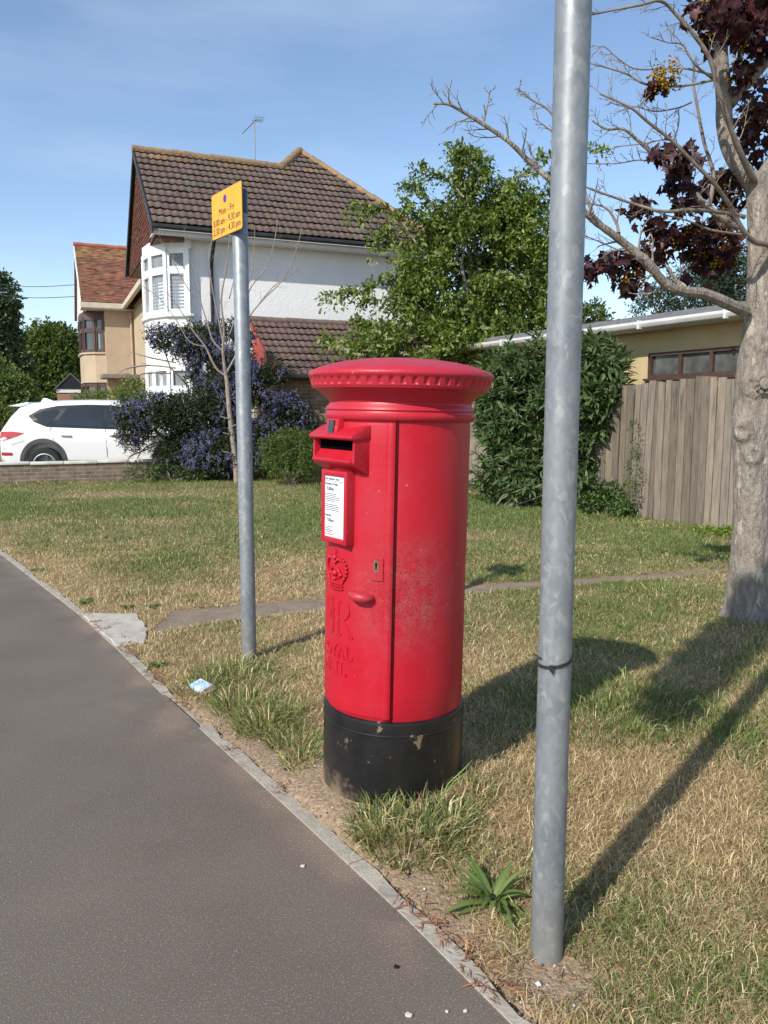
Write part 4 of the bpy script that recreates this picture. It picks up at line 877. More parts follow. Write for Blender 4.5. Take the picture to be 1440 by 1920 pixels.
hung = roof_tiles('hung_tiles', (-.69, 5.6, 5.12), (0, -1, 0), (0, 0, 1), 5.8, 2.8, .17, .10, TILER, WH,
    [((0, -.26, EZ - .03), (0, -SL, 1)), ((0, 5.70, EZ - .03), (0, SL, 1))], prof='plain', na=1, base=(.17, .065, .045), seed=8, lip=.012)
for v in hung.data.vertices: pass
mb = MB(); mb.ext([(-.67, -.12, 5.11), (-.67, 5.55, 5.11), (-.67, 5.55, 5.22), (-.67, 2.72, 7.58), (-.67, -.12, 5.22)], (.6, 0, 0)); mb.build('gable_backing', mat('gable_dark', (.12, .06, .045)), hung)
# soffit over the bay, fascia board, gutter, downpipe
mb = MB(); mb.box(-.76, 0, -.22, .2, 5.175, 5.20); mb.ext([(-.76, -.26, 5.17), (6.3, -.26, 5.17), (6.3, -.26, 5.38), (-.76, -.26, 5.38)], (0, .03, 0)); mb.box(.0, 6.3, -.225, WT, 5.175, 5.20); mb.build('fascia', WHITEP, WH)
mb = MB(); mb.tube([(-.78, -.36, 5.315), (6.42, -.36, 5.305)], .058, 10); mb.build('gutter', BLACKP, WH, smooth=True)
mb = MB(); mb.tube([(.54, -.34, 5.28), (.54, -.30, 5.12), (.54, .06, 4.72), (.54, .10, 4.6), (.54, .10, .1)], .042, 10); mb.tube([(.54, .09, 4.0), (.54, .09, 4.06)], .052, 10); mb.tube([(.54, .09, 1.9), (.54, .09, 1.96)], .052, 10); mb.build('downpipe', BLACKP, WH, smooth=True)
# curved bay on the front
bp_ = [(0, .04), (-.44, .26), (-.72, .80), (-.80, 1.45), (-.72, 2.1), (-.44, 2.64), (0, 2.88)]
def bay(parent, pts, bands, panes, matw, matf, matg, sill_out=.05, name='bay_window', lab=None):
    b = None
    for z0, z1 in bands:
        mb = MB(); mb.prism(pts + [(.1, pts[-1][1]), (.1, pts[0][1])], z0, z1)
        if b is None: b = mb.build(name, matw, parent)
        else: mb.build('apron', matw, b)
    for (z0, z1, tr) in panes:
        mf = MB(); mg = MB(); ms = MB(); n = len(pts)
        for i in range(n - 1):
            p = Vector((*pts[i], 0)); q = Vector((*pts[i + 1], 0)); d = (q - p); l = d.length; d.normalize(); nn = Vector((d.y, -d.x, 0)); nn = nn if nn.dot(((p + q) / 2 - Vector((.4, 1.4, 0)))) > 0 else -nn
            Z = lambda z: Vector((0, 0, z)); o_ = nn * -.02
            def fr(a, b_, za_, zb_, t_=.05, off=0): mf.bar(p + d * a + Z(za_) + o_ + nn * off, p + d * b_ + Z(zb_) + o_ + nn * off, t_, t_ if za_ != zb_ else t_, nn)
            fr(.0, .0, z0, z1, .085); fr(.035, l - .035, z0 + .03, z0 + .03, .06); fr(.035, l - .035, z1 - .03, z1 - .03, .06); fr(.035, l - .035, tr, tr, .07)
            # opening light frames, proud
            for zz0, zz1 in ((z0 + .06, tr - .035), (tr + .035, z1 - .06)):
                fr(.065, .065, zz0, zz1, .045, .008); fr(l - .065, l - .065, zz0, zz1, .045, .008)
                fr(.08, l - .08, zz0 + .022, zz0 + .022, .045, .007); fr(.08, l - .08, zz1 - .022, zz1 - .022, .045, .007)
            a = p + d * .08 - nn * .045; c = q - d * .08 - nn * .045; mg.add([a + Z(z0 + .05), c + Z(z0 + .05), c + Z(z1 - .05), a + Z(z1 - .05)], [(0, 1, 2, 3)])
        qn = pts[-1]; mf.box(qn[0] - .04, qn[0] + .04, qn[1] - .04, qn[1] + .04, z0, z1)
        sp_ = [(x * 1.0 + (x - .4) * sill_out, y + (y - 1.4) * sill_out) for x, y in pts]; ms.prism(sp_ + [(.1, sp_[-1][1]), (.1, sp_[0][1])], z0 - .07, z0 - .002)
        f_ = mf.build('window_frame', matf, b); mg.build('pane', matg, f_, recalc=False); ms.build('sill', matw, b, bevel=.01)
    return b
BLIND = mat('blind_slats', (.62, .66, .72), rough=.6)
# blinds seen through the glass: a real slatted blind behind clear-ish glass
GLB = bpy.data.materials.new('clear_glass'); GLB.use_nodes = True
_b = GLB.node_tree.nodes['Principled BSDF']; _b.inputs['Base Color'].default_value = (.6, .65, .68, 1); _b.inputs['Roughness'].default_value = .03; _b.inputs['Transmission Weight'].default_value = 0; _b.inputs['Alpha'].default_value = .35
b1 = bay(WH, bp_, [(0, .85), (2.42, 3.50), (4.98, 5.173)], [(.92, 2.42, 1.9), (3.57, 4.98, 4.52)], WHITEP, UPVC, GLB)
for z0, z1 in ((3.62, 4.48), (1.0, 1.85)):
    mb = MB()
    for i in range(len(bp_) - 1):
        p = Vector((bp_[i][0] * .86 + .03, bp_[i][1] * .84 + .22, 0)); q = Vector((bp_[i + 1][0] * .86 + .03, bp_[i + 1][1] * .84 + .22, 0)); k = z0
        while k < z1: mb.bar(p + Vector((0, 0, k)), q + Vector((0, 0, k)), .008, .045, (0, .5, 1)); k += .075
    mb.build('blind', BLIND, b1)
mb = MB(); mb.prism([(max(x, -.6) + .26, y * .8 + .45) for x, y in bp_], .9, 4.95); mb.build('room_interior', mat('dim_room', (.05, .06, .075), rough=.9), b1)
# aerial on the ridge
c_, s_ = math.cos(HA), math.sin(HA)
ax, ay = -4.34 + c_ * 2.25 - s_ * 2.72, 18 + s_ * 2.25 + c_ * 2.72
AE = empty('tv_aerial', (ax, ay, 7.85), R(20), 'thin metal television aerial on a mast above the brown roof ridge', 'aerial')
GREYM = mat('grey_metal', (.25, .25, .26), rough=.5, metal=.6)
mb = MB(); mb.tube([(0, 0, -.1), (0, 0, 1.0)], .016, 6); mb.build('mast', GREYM, AE)
mb = MB(); mb.tube([(-.30, 0, .62), (.06, 0, 1.0)], .012, 6); 
for k in range(8): q = Vector((-.30 + .045 * k, 0, .62 + .0475 * k)); mb.tube([q + Vector((0, -.10, 0)), q + Vector((0, .10, 0))], .005, 4)
mb.tube([(-.02, -.16, 1.0), (.24, -.16, 1.0)], .007, 4); mb.tube([(-.02, .16, 1.0), (.24, .16, 1.0)], .007, 4); mb.tube([(-.05, 0, .96), (.24, 0, 1.0)], .009, 4)
for k in range(4): mb.tube([(0 + .07 * k, -.16, 1.0), (0 + .07 * k, .16, 1.0)], .005, 4)
mb.build('antenna', GREYM, AE)

# ---------------------------------------------------------------- garage with a tiled roof in front of the white wall
GA = empty('garage', (-4.34, 18.0, 0), HA, 'low brick garage with brown tiled roof and red boarded gable, against the white wall', 'garage')
gt0 = -2.42; gz0 = 2.14; gt1 = -.25; gz1 = 3.46; sl = (gz1 - gz0) / (gt1 - gt0); gs = 1.30
Ug = np.array([0, 1, sl]); Lg = (gt1 - gt0) * math.sqrt(1 + sl * sl); Ug = Ug / np.linalg.norm(Ug)
roof_g = roof_tiles('roof', (gs, gt0, gz0), (1, 0, 0), Ug, 5.6, Lg, .30, .31, TILE, GA, base=(.125, .085, .075), seed=12)
mb = MB(); mb.add([(gs, gt0, gz0 - .02), (gs + 5.6, gt0, gz0 - .02), (gs + 5.6, gt1, gz1 - .03), (gs, gt1, gz1 - .03)], [(0, 1, 2, 3)]); mb.build('roof_deck', BB, roof_g, recalc=False)
ridge('ridge_tiles', (gs - .02, gt1, gz1), (gs + 5.6, gt1, gz1), .09, GA, mat('brown_ridge', (.12, .085, .075), (.18, .13, .1), 6, .9))
mb = MB(); mb.ext([(gs + .06, gt0 + .05, gz0 - .12), (gs + .06, gt1, gz0 - .12), (gs + .06, gt1, gz1 - .06), (gs + .06, gt0 + .05, gz0)], (.03, 0, 0))
k = gt0 + .1
gb = mb.build('gable_boarding', mat('red_stained_board', (.26, .035, .02), (.36, .06, .03), 4, .6, .5, 12, stretch=(1, 12, .8)), GA)
mb = MB(); mb.ext([(gs + .0, gt0 - .08, gz0 - .14), (gs, gt1, gz1 - .16), (gs, gt1, gz1 - .02), (gs, gt0 - .08, gz0 + .02)], (.025, 0, 0)); mb.build('bargeboard', mat('red_barge', (.30, .04, .025), (.4, .07, .04), 6, .6), GA)
mb = MB(); mb.ext([(gs + .1, gt0 + .28, 0), (gs + 5.5, gt0 + .28, 0), (gs + 5.5, gt0 + .28, gz0 + .02), (gs + .1, gt0 + .28, gz0 + .02)], (0, .2, 0)); mb.ext([(gs + .1, gt0 + .48, 0), (gs + .1, gt1 + .2, 0), (gs + .1, gt1 + .2, gz0 + .3), (gs + .1, gt0 + .48, gz0 + .1)], (.15, 0, 0))
mb.build('brick_wall', brickmat('brown_brick', (.20, .13, .085), (.29, .20, .13), (.33, .30, .25)), GA)
mb = MB(); mb.tube([(gs, gt0 - .06, gz0 - .03), (gs + 5.6, gt0 - .06, gz0 - .03)], .055, 10); mb.build('gutter', BLACKP, GA, smooth=True)

# ---------------------------------------------------------------- beige house beyond
c2 = (-10.1, 29.2)
BH = empty('beige_house', (c2[0], c2[1], 0), HA, 'beige rendered house with an orange tiled gable roof and brown framed bay windows', 'house')
bez = 5.25; bsl = .76; bw = 3.0; over = .8; ov = .35
mb = MB(); mb.ext([(0, 0, 0), (1.0, 0, 0), (1.0, 0, 5.2), (0, 0, 5.2)], (0, .25, 0)); mb.ext([(0, .25, 0), (0, 6, 0), (0, 6, 5.2), (0, 3, 7.3), (0, .25, 5.2)], (.25, 0, 0)); mb.ext([(1.0, .2, 0), (1.0, -8, 0), (1.0, -8, 5.2), (1.0, .2, 5.2)], (.25, 0, 0)); mb.box(1.2, 8, 5.8, 6, 0, 5.2)
mb.build('wall', CREAM, BH)
Ub = np.array([0, 1, bsl]); Ub = Ub / np.linalg.norm(Ub)
def bspots(x, u, c, r):
    if u > 3.2 and r.random() < .5 and x < 2.5: return np.array([.27, .17, .07])
    q = r.random(); return c * .65 if q < .12 else (c * np.array([1.15, 1.2, 1.2]) if q < .25 else c)
ry = 3.0
rbh = roof_tiles('roof', (-over, -ov, bez), (1, 0, 0), Ub, 9, (ry + ov) * math.sqrt(1 + bsl * bsl), .17, .115, TILER, BH, base=(.21, .098, .062), seed=21, prof='plain', na=1, lip=.02, jit=.13, spots=bspots)
rzb = bez + (ry + ov) * bsl
mb = MB(); mb.add([(-over, ry, rzb), (8, ry, rzb), (8, 6.4, bez), (-over, 6.4, bez)], [(0, 1, 2, 3)]); mb.add([(-over, -ov + .02, bez - .03), (8, -ov + .02, bez - .03), (8, ry, rzb - .03), (-over, ry, rzb - .03)], [(0, 1, 2, 3)])
# roof over the main front, sloping towards the street
mb.add([(.6, -8, 5.25), (.6, -.1, 5.25), (3.6, 2.0, 7.4), (3.6, -8, 7.4)], [(0, 1, 2, 3)]); mb.build('roof_back', mat('orange_roof_far', (.22, .09, .05), (.32, .13, .07), 8, .9), rbh, recalc=False)
ridge('ridge_tiles', (-over - .03, ry, rzb), (8, ry, rzb), .10, BH, mat('red_ridge', (.30, .09, .05), (.4, .13, .07), 6, .8))
mb = MB(); mb.ext([(-over + .1, -ov + .1, bez - .25), (-over + .1, 6.2, bez - .25), (-over + .1, 6.2, bez), (-over + .1, ry, rzb - .1), (-over + .1, -ov + .1, bez)], (.1, 0, 0)); mb.build('gable_cladding', mat('white_cladding', (.72, .72, .7), (.62, .62, .6), 3, .5, stretch=(1, 1, 30)), BH)
mb = MB(); mb.ext([(-over - .03, -ov - .05, bez - .22), (-over - .03, ry, rzb - .25), (-over - .03, ry, rzb + .0), (-over - .03, -ov - .05, bez)], (.04, 0, 0)); mb.build('bargeboard', mat('white_barge', (.7, .7, .68), rough=.5), BH)
mb = MB(); mb.box(-over, 1.0, -ov - .02, .3, bez - .24, bez - .2); mb.ext([(-over, -ov - .05, bez - .20), (.7, -ov - .05, bez - .20), (.7, -ov - .05, bez - .02), (-over, -ov - .05, bez - .02)], (0, .03, 0)); mb.bar((.65, -ov - .05, bez - .11), (.62, -8, bez - .11), .12, .16); mb.build('gutter', mat('cream_gutter', (.5, .45, .36), (.6, .55, .45), 5, .6), BH)
bb_ = [(0, .35), (-.35, .45), (-.72, .85), (-.8, 1.5), (-.8, 2.6), (-.72, 3.3), (-.35, 3.7), (0, 3.8)]
BRF = mat('brown_frame', (.06, .035, .03), (.09, .055, .045), 5, .5)
b2 = bay(BH, bb_, [(0, .9), (2.45, 3.48)], [(.95, 2.42, 1.95), (3.55, 4.82, 4.35)], CREAM, BRF, GLASS)
mb = MB(); mb.prism(bb_ + [(.1, 3.8), (.1, .35)], 4.822, 5.0); mb.build('bay_head', BRF, b2)
mb = MB(); mb.prism([(x + .12, y) for x, y in bb_[1:-1]] + [(.3, 3.6), (.3, .4)], 3.6, 4.8); mb.build('curtain', mat('net_curtain', (.45, .5, .5), (.2, .24, .25), 2, .9, stretch=(6, 6, .3)), b2)
mb = MB(); mb.box(-.25, 1.4, -1.6, -.002, 2.55, 2.68); mb.box(-.05, 1.0, -.06, -.003, 2.68, 2.72); mb.build('porch_roof', mat('porch_grey', (.2, .17, .14), rough=.8), BH)
mb = MB(); mb.tube([(.85, -.25, 4.95), (.9, -.06, 4.7), (.92, -.06, .1)], .04, 8); mb.build('downpipe', CREAM, BH, smooth=True)
mb = MB(); mb.box(.62, .9, -1.2, -.9, 4.2, 4.6); 
# ---------------------------------------------------------------- black boarded garage far left
FG = empty('small_outbuilding', (-24.25, 59.3, 0), HA, 'small brick garage with black boarded gable beyond the beige house', 'outbuilding')
FG.scale = (.45, .45, 1.25)
mb = MB(); mb.box(.0, 4.2, .0, 5, 0, 2.2); mb.build('brick_wall', brickmat('orange_brick', (.36, .12, .06), (.45, .17, .09), (.4, .35, .3)), FG)
mb = MB(); mb.box(-.12, 4.3, -.16, 5.1, 2.2, 2.42); mb.build('fascia', WHITEP, FG)
mb = MB(); mb.ext([(-.25, -.25, 2.42), (4.45, -.25, 2.42), (2.1, -.25, 3.25)], (0, .1, 0)); 
for k in range(6): z = 2.45 + k * .12; h = (z + .12 - 2.42) / .83; xa = -.2 + 2.3 * h + .05; mb.box(xa, 4.2 - xa + .0, -.28, -.25, z, z + .10) if xa < 2.1 else None
mb.build('black_boarding', BB, FG)
mb = MB()
for sg in (-1, 1): mb.ext([(2.1, -.45, 3.28), (2.1 + sg * 2.6, -.45, 2.35), (2.1 + sg * 2.6, -.45, 2.43), (2.1, -.45, 3.38)], (0, 5.6, 0))
mb.build('roof', mat('grey_slate', (.09, .085, .08), (.14, .13, .12), 10, .8, .5, 40), FG)

# ---------------------------------------------------------------- garden wall with white coping at the left
wa = Vector((-8.9, 14.6)); wb = Vector((-4.1, 16.55)); wd_ = wb - wa; WLL = wd_.length; WA = math.atan2(wd_.y, wd_.x)
GW = empty('garden_wall', (wa.x, wa.y, 0), WA, 'low weathered brick garden wall with white coping in front of the white car', 'wall')
mb = MB(); mb.box(0, WLL, 0, .22, -.1, .37); mb.build('brick_wall', brickmat('old_brick', (.19, .125, .095), (.27, .2, .15), (.30, .27, .22)), GW)
mb = MB(); rr = random.Random(2); x = .9
while x < WLL: l = min(.62, WLL - x); dz = rr.uniform(-.004, .006); mb.box(x + .004, x + l - .004, -.03, .25, .372 + dz, .422 + dz); x += .62
mb.build('coping', mat('white_coping', (.7, .68, .62), (.5, .48, .42), 5, .8), GW, bevel=.008)

# ---------------------------------------------------------------- fence and flat roofed building on the right
FA = math.atan2(-.891, .454)
FE = empty('board_fence', (3.4, 10.6, 0), FA, 'weathered grey close boarded wooden fence between the leafy shrub and the maple trunk', 'fence')
WOOD = mat('weathered_wood', (.8, .8, .8), (1.2, 1.17, 1.12), 9, .9, .8, 14, attr=True, stretch=(3, 3, .35), c3=(.5, .45, .4), sc3=6, t3=(.58, .68))
mb = MB(); rr = random.Random(11); x = -4.4; i = 0
while x < 4.2:
    w_ = rr.choice([.105, .115, .12, .125, .10]); tilt = .0 if not (-.35 < x < .32) else .05 * (x + .35) + .02; top = 1.78 + rr.uniform(-.02, .025) + .02 * math.sin(x * 2) + .02 * x * .5; bot = -.03 - .035 * x
    g_ = rr.choice([.72, .85, 1.0, 1.1, 1.25]); warm = rr.uniform(0, 1); mb.cur = tuple(np.array([.178, .153, .126]) * g_ * np.array([1 + .06 * warm, 1, 1 - .08 * warm]))
    if .22 < x < .34: w_ *= .78
    t2 = rr.uniform(-.006, .006); yo = rr.uniform(-.004, .004)
    p = [(x, yo - .042, bot), (x + w_ - .019, yo - .030, bot), (x + w_ - .019 + tilt * 1.2 + t2, yo - .030, top), (x + tilt * 1.2 + t2, yo - .042, top)]
    mb.add([Vector(q) for q in p] + [Vector(q) + Vector((0, .016, 0)) for q in p], [(0, 1, 2, 3), (7, 6, 5, 4), (0, 3, 7, 4), (1, 5, 6, 2), (0, 4, 5, 1), (3, 2, 6, 7)]); x += w_ + (.014 if .22 < x < .32 else .001)
mb.cur = (1, 1, 1); mb.build('boards', WOOD, FE)
mb = MB(); mb.cur = (.10, .085, .07); mb.box(-4.4, .22, .006, .026, 0, 1.70); mb.box(.36, 4.2, .006, .026, -.15, 1.70); mb.build('dark_gap_backing', WOOD, FE)  # dark sheet added behind the boards so the gaps read as shaded grooves
mb = MB(); mb.cur = (.2, .17, .15)
for z in (.35, 1.0, 1.55): mb.box(-4.4, 4.2, .03, .07, z, z + .08)
mb.build('rails', WOOD, FE)
for x in (-3.9, -2.1, -.3, 1.5, 3.3): mb = MB(); mb.cur = (.2, .17, .15); mb.box(x, x + .09, .072, .16, -.05, 1.7); mb.build('post', WOOD, FE)
OB = empty('flat_roofed_building', (4.5, 11.1, 0), FA, 'yellow rendered single storey building with a flat felt roof and white gutter behind the fence', 'building')
YW = mat('yellow_render', (.45, .35, .18), (.51, .40, .22), 3, .85, .3, 50)
mb = MB(); mb.box(-7, -1.11, 0, .25, 0, 2.6); mb.box(-1.11, 2.4, 0, .25, 0, 1.9); mb.box(-1.11, 2.4, .002, .25, 2.275, 2.6); mb.box(2.4, 3.5, 0, .25, 0, 2.6); mb.box(-7, -6.75, .25, 5, 0, 2.6); mb.build('wall', YW, OB)
mb = MB(); mb.box(-7.3, 3.9, -.32, 6, 2.60, 2.635); mb.build('soffit', WHITEP, OB)
mb = MB(); mb.box(-7.35, 3.9, -.34, 6, 2.637, 2.655); mb.ext([(-7.4, -.36, 2.70), (-7.4, -.30, 2.80), (-7.4, 6, 2.84), (-7.4, 6, 2.66), (-7.4, -.36, 2.66)], (11.3, 0, 0)); mb.build('felt_roof', mat('dark_felt', (.10, .10, .105), (.14, .14, .145), 12, .9, .4, 60), OB)
mb = MB(); mb.ext([(-7.4, -.37, 2.60), (-7.4, -.37, 2.70), (-7.4, -.47, 2.70), (-7.4, -.475, 2.66), (-7.4, -.45, 2.615), (-7.4, -.42, 2.60)], (11.3, 0, 0)); gut = mb.build('gutter', mat('white_gutter', (.50, .50, .48), (.58, .58, .56), 4, .4), OB, bevel=.004)
WBR = mat('white_bracket', (.60, .60, .59), rough=.4)
for x in (-6.3, -4.3, -2.5, -.9, .6, 2.1): mb = MB(); mb.box(x, x + .04, -.485, -.36, 2.592, 2.712); mb.build('gutter_bracket', WBR, gut)
BRW = mat('dark_brown_frame', (.055, .03, .022), (.085, .045, .033), 12, .6)
mb = MB(); mb.box(-1.11, 2.4, -.02, .06, 1.9, 1.95); mb.box(-1.11, 2.4, -.02, .06, 2.225, 2.275); mb.box(-1.16, 2.45, -.06, .04, 1.862, 1.898)
xx_ = [-1.11 + .0, -.53, .02, .57, 1.12, 1.67, 2.345]
for x in xx_: mb.box(x, x + .055, -.022, .058, 1.95, 2.225)
wf = mb.build('window_frame', BRW, OB)
mb = MB(); mb.add([(-1.05, .03, 1.95), (2.34, .03, 1.95), (2.34, .03, 2.225), (-1.05, .03, 2.225)], [(0, 1, 2, 3)]); mb.build('pane', mat('dusty_glass', (.05, .055, .055), (.12, .12, .11), 5, .2, spec=.8), wf, recalc=False)

# ---------------------------------------------------------------- car behind the garden wall
CAR = empty('parked_car', (-8.05, 17.15, 0), R(6), 'white sport utility car parked behind the low garden wall', 'car')
CW = mat('white_car_paint', (.70, .70, .69), rough=.3, coat=.8); CG = mat('car_glass', (.012, .016, .016), rough=.05, spec=.9); CB = mat('grey_cladding', (.04, .042, .045), (.055, .055, .058), 40, .6)
# station: x, zbottom, zbelt, zroof, w_low, w_belt, w_roof
ST = [(-.02, .50, .92, .94, .60, .62, .55), (.03, .38, .96, 1.00, .80, .80, .60), (.10, .32, 1.00, 1.13, .86, .86, .62), (.22, .30, 1.04, 1.32, .89, .885, .60), (.38, .29, 1.055, 1.50, .905, .90, .59), (.60, .28, 1.05, 1.585, .915, .91, .60), (.9, .27, 1.035, 1.625, .92, .915, .62), (1.3, .26, 1.02, 1.645, .92, .915, .63), (1.8, .26, 1.00, 1.655, .92, .915, .64), (2.3, .26, .98, 1.645, .92, .915, .64), (2.7, .26, .965, 1.61, .92, .91, .62), (3.0, .26, .955, 1.50, .92, .905, .60), (3.3, .26, .95, 1.30, .92, .90, .60), (3.6, .27, .94, 1.08, .915, .89, .62), (3.9, .28, .90, .99, .90, .86, .60), (4.2, .30, .83, .90, .86, .80, .5), (4.4, .34, .70, .76, .76, .68, .4), (4.47, .42, .58, .62, .6, .5, .3)]
def sect(x):
    a = np.array(ST); return [float(np.interp(x, a[:, 0], a[:, k])) for k in range(1, 7)]
def ring(x):
    zb, zl, zr, wl, wb_, wr = sect(x); h = max(zr - zl, .01)
    pts = [(wl * .86, zb), (wl * .97, zb + .04), (wl * .99, zb + .18), (wl * .985, (zb + zl) * .48), (wl, (zb + zl) * .5 + .09), (wl * .995, zl - .14), (wb_ * .992, zl - .05), (wb_ * .965, zl), (wb_ + (wr - wb_) * .28, zl + h * .36), (wb_ + (wr - wb_) * .62, zl + h * .70), (wb_ + (wr - wb_) * .86, zl + h * .89), (wr * .88, zl + h * .975), (wr * .5, zr)]
    return [(x, -y, z) for y, z in pts] + [(x, y, z) for y, z in pts[::-1]]
def side_y(x, z):
    r_ = [(p[2], -p[1]) for p in ring(x)[:13]]; zz = [q[0] for q in r_]; yy = [q[1] for q in r_]; return float(np.interp(z, zz, yy))
xs_ = sorted(set([s_[0] for s_ in ST] + list(np.arange(0, 4.4, .09)))); mb = MB(); vs = []; n = 26
for x in xs_: vs += ring(x)
mb.add(vs, [(i * n + k, i * n + (k + 1) % n, (i + 1) * n + (k + 1) % n, (i + 1) * n + k) for i in range(len(xs_) - 1) for k in range(n)] + [tuple(range(n))[::-1], tuple((len(xs_) - 1) * n + k for k in range(n))])
bodyc = mb.build('body', CW, CAR, smooth=True, angle=50)
WX = (.92, 3.58); cut = MB()
for wx in WX:
    for sy in (-1, 1): cut.tube([(wx, sy * .62, .37), (wx, sy * 1.1, .37)], .40, 32)
co_ = cut.build('cutter', None, CAR); md = bodyc.modifiers.new('b', 'BOOLEAN'); md.object = co_; md.operation = 'DIFFERENCE'; md.solver = 'EXACT'
bpy.context.view_layer.update(); me2 = bpy.data.meshes.new_from_object(bodyc.evaluated_get(bpy.context.evaluated_depsgraph_get())); bodyc.modifiers.clear(); bodyc.data = me2; me2.set_sharp_from_angle(angle=R(45)); bpy.data.objects.remove(co_)
mb = MB(); mb.box(.35, 4.2, -.6, .6, .2, .7); mb.build('underbody', DARK, bodyc)
TY = mat('tyre', (.015, .015, .016), rough=.85); RIM = mat('alloy', (.45, .46, .47), rough=.35, metal=.8)
def wheel(wx, sy):
    w_ = empty('wheel', (wx, sy * .80, .31)); w_.parent = CAR; w_.rotation_euler = (R(90), 0, 0)
    mb = MB(); mb.lathe([(.235, -.08), (.24, -.10), (.30, -.105), (.335, -.095), (.35, -.06), (.352, 0), (.35, .06), (.335, .095), (.30, .105), (.24, .10), (.235, .08)], 40, cap=False); mb.build('tyre', TY, w_, smooth=True)
    mb = MB(); mb.lathe([(.235, -.09), (.24, .0), (.235, .09), (.215, .095), (.21, .05), (.2, .0)], 32, cap=False)
    for k in range(5):
        for d in (-.12, .12):
            a = 2 * math.pi * k / 5 + .3; mb.bar((.04 * math.cos(a), .04 * math.sin(a), .07 * -sy * -1), (.215 * math.cos(a + d), .215 * math.sin(a + d), .075 * -sy * -1), .03, .03, (0, 0, 1))
            mb.bar((.04 * math.cos(a), .04 * math.sin(a), -.07), (.215 * math.cos(a + d), .215 * math.sin(a + d), -.075), .03, .03, (0, 0, 1))
    mb.lathe([(.05, -.085), (.055, -.06), (.055, .06), (.05, .085)], 16); mb.build('rim', RIM, w_, smooth=True)
for wx in WX:
    for sy in (-1, 1): wheel(wx, sy)
def side_patch(mb, poly, off, sy=-1, n=1):
    pts = []
    for i in range(len(poly)):
        a = poly[i]; b = poly[(i + 1) % len(poly)]
        for k in range(4): x = a[0] + (b[0] - a[0]) * k / 4; z = a[1] + (b[1] - a[1]) * k / 4; pts.append((x, z))
    c = (sum(p[0] for p in pts) / len(pts), sum(p[1] for p in pts) / len(pts)); P = []
    R_ = 5
    for q in range(R_): f = 1 - q / R_; P += [(c[0] + (p[0] - c[0]) * f, c[1] + (p[1] - c[1]) * f) for p in pts]
    P.append(c); m = len(pts); V3 = [(x, sy * (side_y(x, z) + off), z) for x, z in P]
    mb.add(V3, [(q * m + k, q * m + (k + 1) % m, (q + 1) * m + (k + 1) % m, (q + 1) * m + k) for q in range(R_ - 1) for k in range(m)] + [((R_ - 1) * m + k, (R_ - 1) * m + (k + 1) % m, R_ * m) for k in range(m)])
for sy in (-1, 1):
    mb = MB(); side_patch(mb, [(.62, 1.315), (.74, 1.19), (1.0, 1.085), (3.22, 1.0), (2.9, 1.27), (2.62, 1.475), (2.3, 1.535), (1.75, 1.545), (1.2, 1.52), (.84, 1.45)], .004, sy); tr_ = mb.build('window_surround', mat('gloss_black_trim', (.01, .01, .011), rough=.25), bodyc, smooth=True)
    for nm, pl in (('quarter_window', [(.72, 1.33), (.83, 1.22), (1.05, 1.14), (1.26, 1.40), (1.18, 1.46), (.92, 1.42)]), ('rear_door_window', [(1.16, 1.13), (2.13, 1.085), (2.13, 1.50), (1.75, 1.505), (1.40, 1.485)]), ('front_door_window', [(2.21, 1.08), (3.05, 1.055), (2.82, 1.27), (2.58, 1.44), (2.3, 1.495), (2.21, 1.50)])):
        mb = MB(); side_patch(mb, pl, .009, sy); mb.build(nm, CG, bodyc, smooth=True)
    mb = MB()
    for wx in WX:
        vs = []; nA = 25
        for k in range(nA):
            a = R(-8 + 196 * k / (nA - 1))
            for rr_, o_ in ((.40, -.03), (.40, .012), (.475, .010), (.485, -.004)): x = wx + rr_ * math.cos(a); z = .37 + rr_ * math.sin(a); vs.append((x, sy * (side_y(x, max(z, .3)) + o_), z))
        mb.add(vs, [(4 * k + j, 4 * k + j + 1, 4 * k + j + 5, 4 * k + j + 4) for k in range(nA - 1) for j in range(3)])
    side_patch(mb, [(1.38, .27), (3.12, .27), (3.12, .40), (1.38, .40)], .012, sy); mb.build('arch_cladding', CB, bodyc, smooth=True)
    for xh in (1.40, 2.38):
        mb = MB(); y0 = side_y(xh, .90); mb.tube([(xh - .11, sy * (y0 - .005), .905), (xh - .09, sy * (y0 + .028), .905), (xh + .08, sy * (y0 + .03), .90), (xh + .10, sy * (y0 - .005), .898)], .014, 8); mb.build('door_handle', mat('handle_chrome', (.5, .5, .5), rough=.2, metal=.7), bodyc, smooth=True)
    for ln in ([(1.10, 1.11), (1.06, 1.0), (1.12, .84), (1.28, .62), (1.38, .42)], [(2.17, 1.07), (2.19, .8), (2.2, .45)], [(.10, .62), (.35, .74), (.55, .80)]):
        mb = MB(); mb.tube([(x, sy * (side_y(x, z) + .0005), z) for x, z in ln], .0045, 4); mb.build('shut_line', DARK, bodyc)
    mb = MB(); side_patch(mb, [(.02, .80), (.08, .99), (.30, 1.0), (.56, .965), (.38, .89), (.16, .82)], .012, sy); mb.build('tail_light', mat('tail_red', (.35, .01, .015), (.5, .03, .03), 14, .15, coat=.6), bodyc, smooth=True)
    mb = MB(); side_patch(mb, [(.03, .845), (.10, .80), (.22, .855), (.14, .885)], .014, sy); mb.build('reverse_lens', mat('clear_lens', (.6, .6, .6), rough=.15), bodyc, smooth=True)
    mb = MB(); side_patch(mb, [(.06, .50), (.30, .50), (.30, .56), (.06, .57)], .008, sy); mb.build('reflector', mat('reflector_red', (.3, .01, .02), rough=.2), bodyc, smooth=True)
mb = MB(); mb.ext([(.12, y, z) for y, z in ((-.55, 1.19), (.55, 1.19), (.50, 1.20), (-.5, 1.20))], (.05, 0, 0))
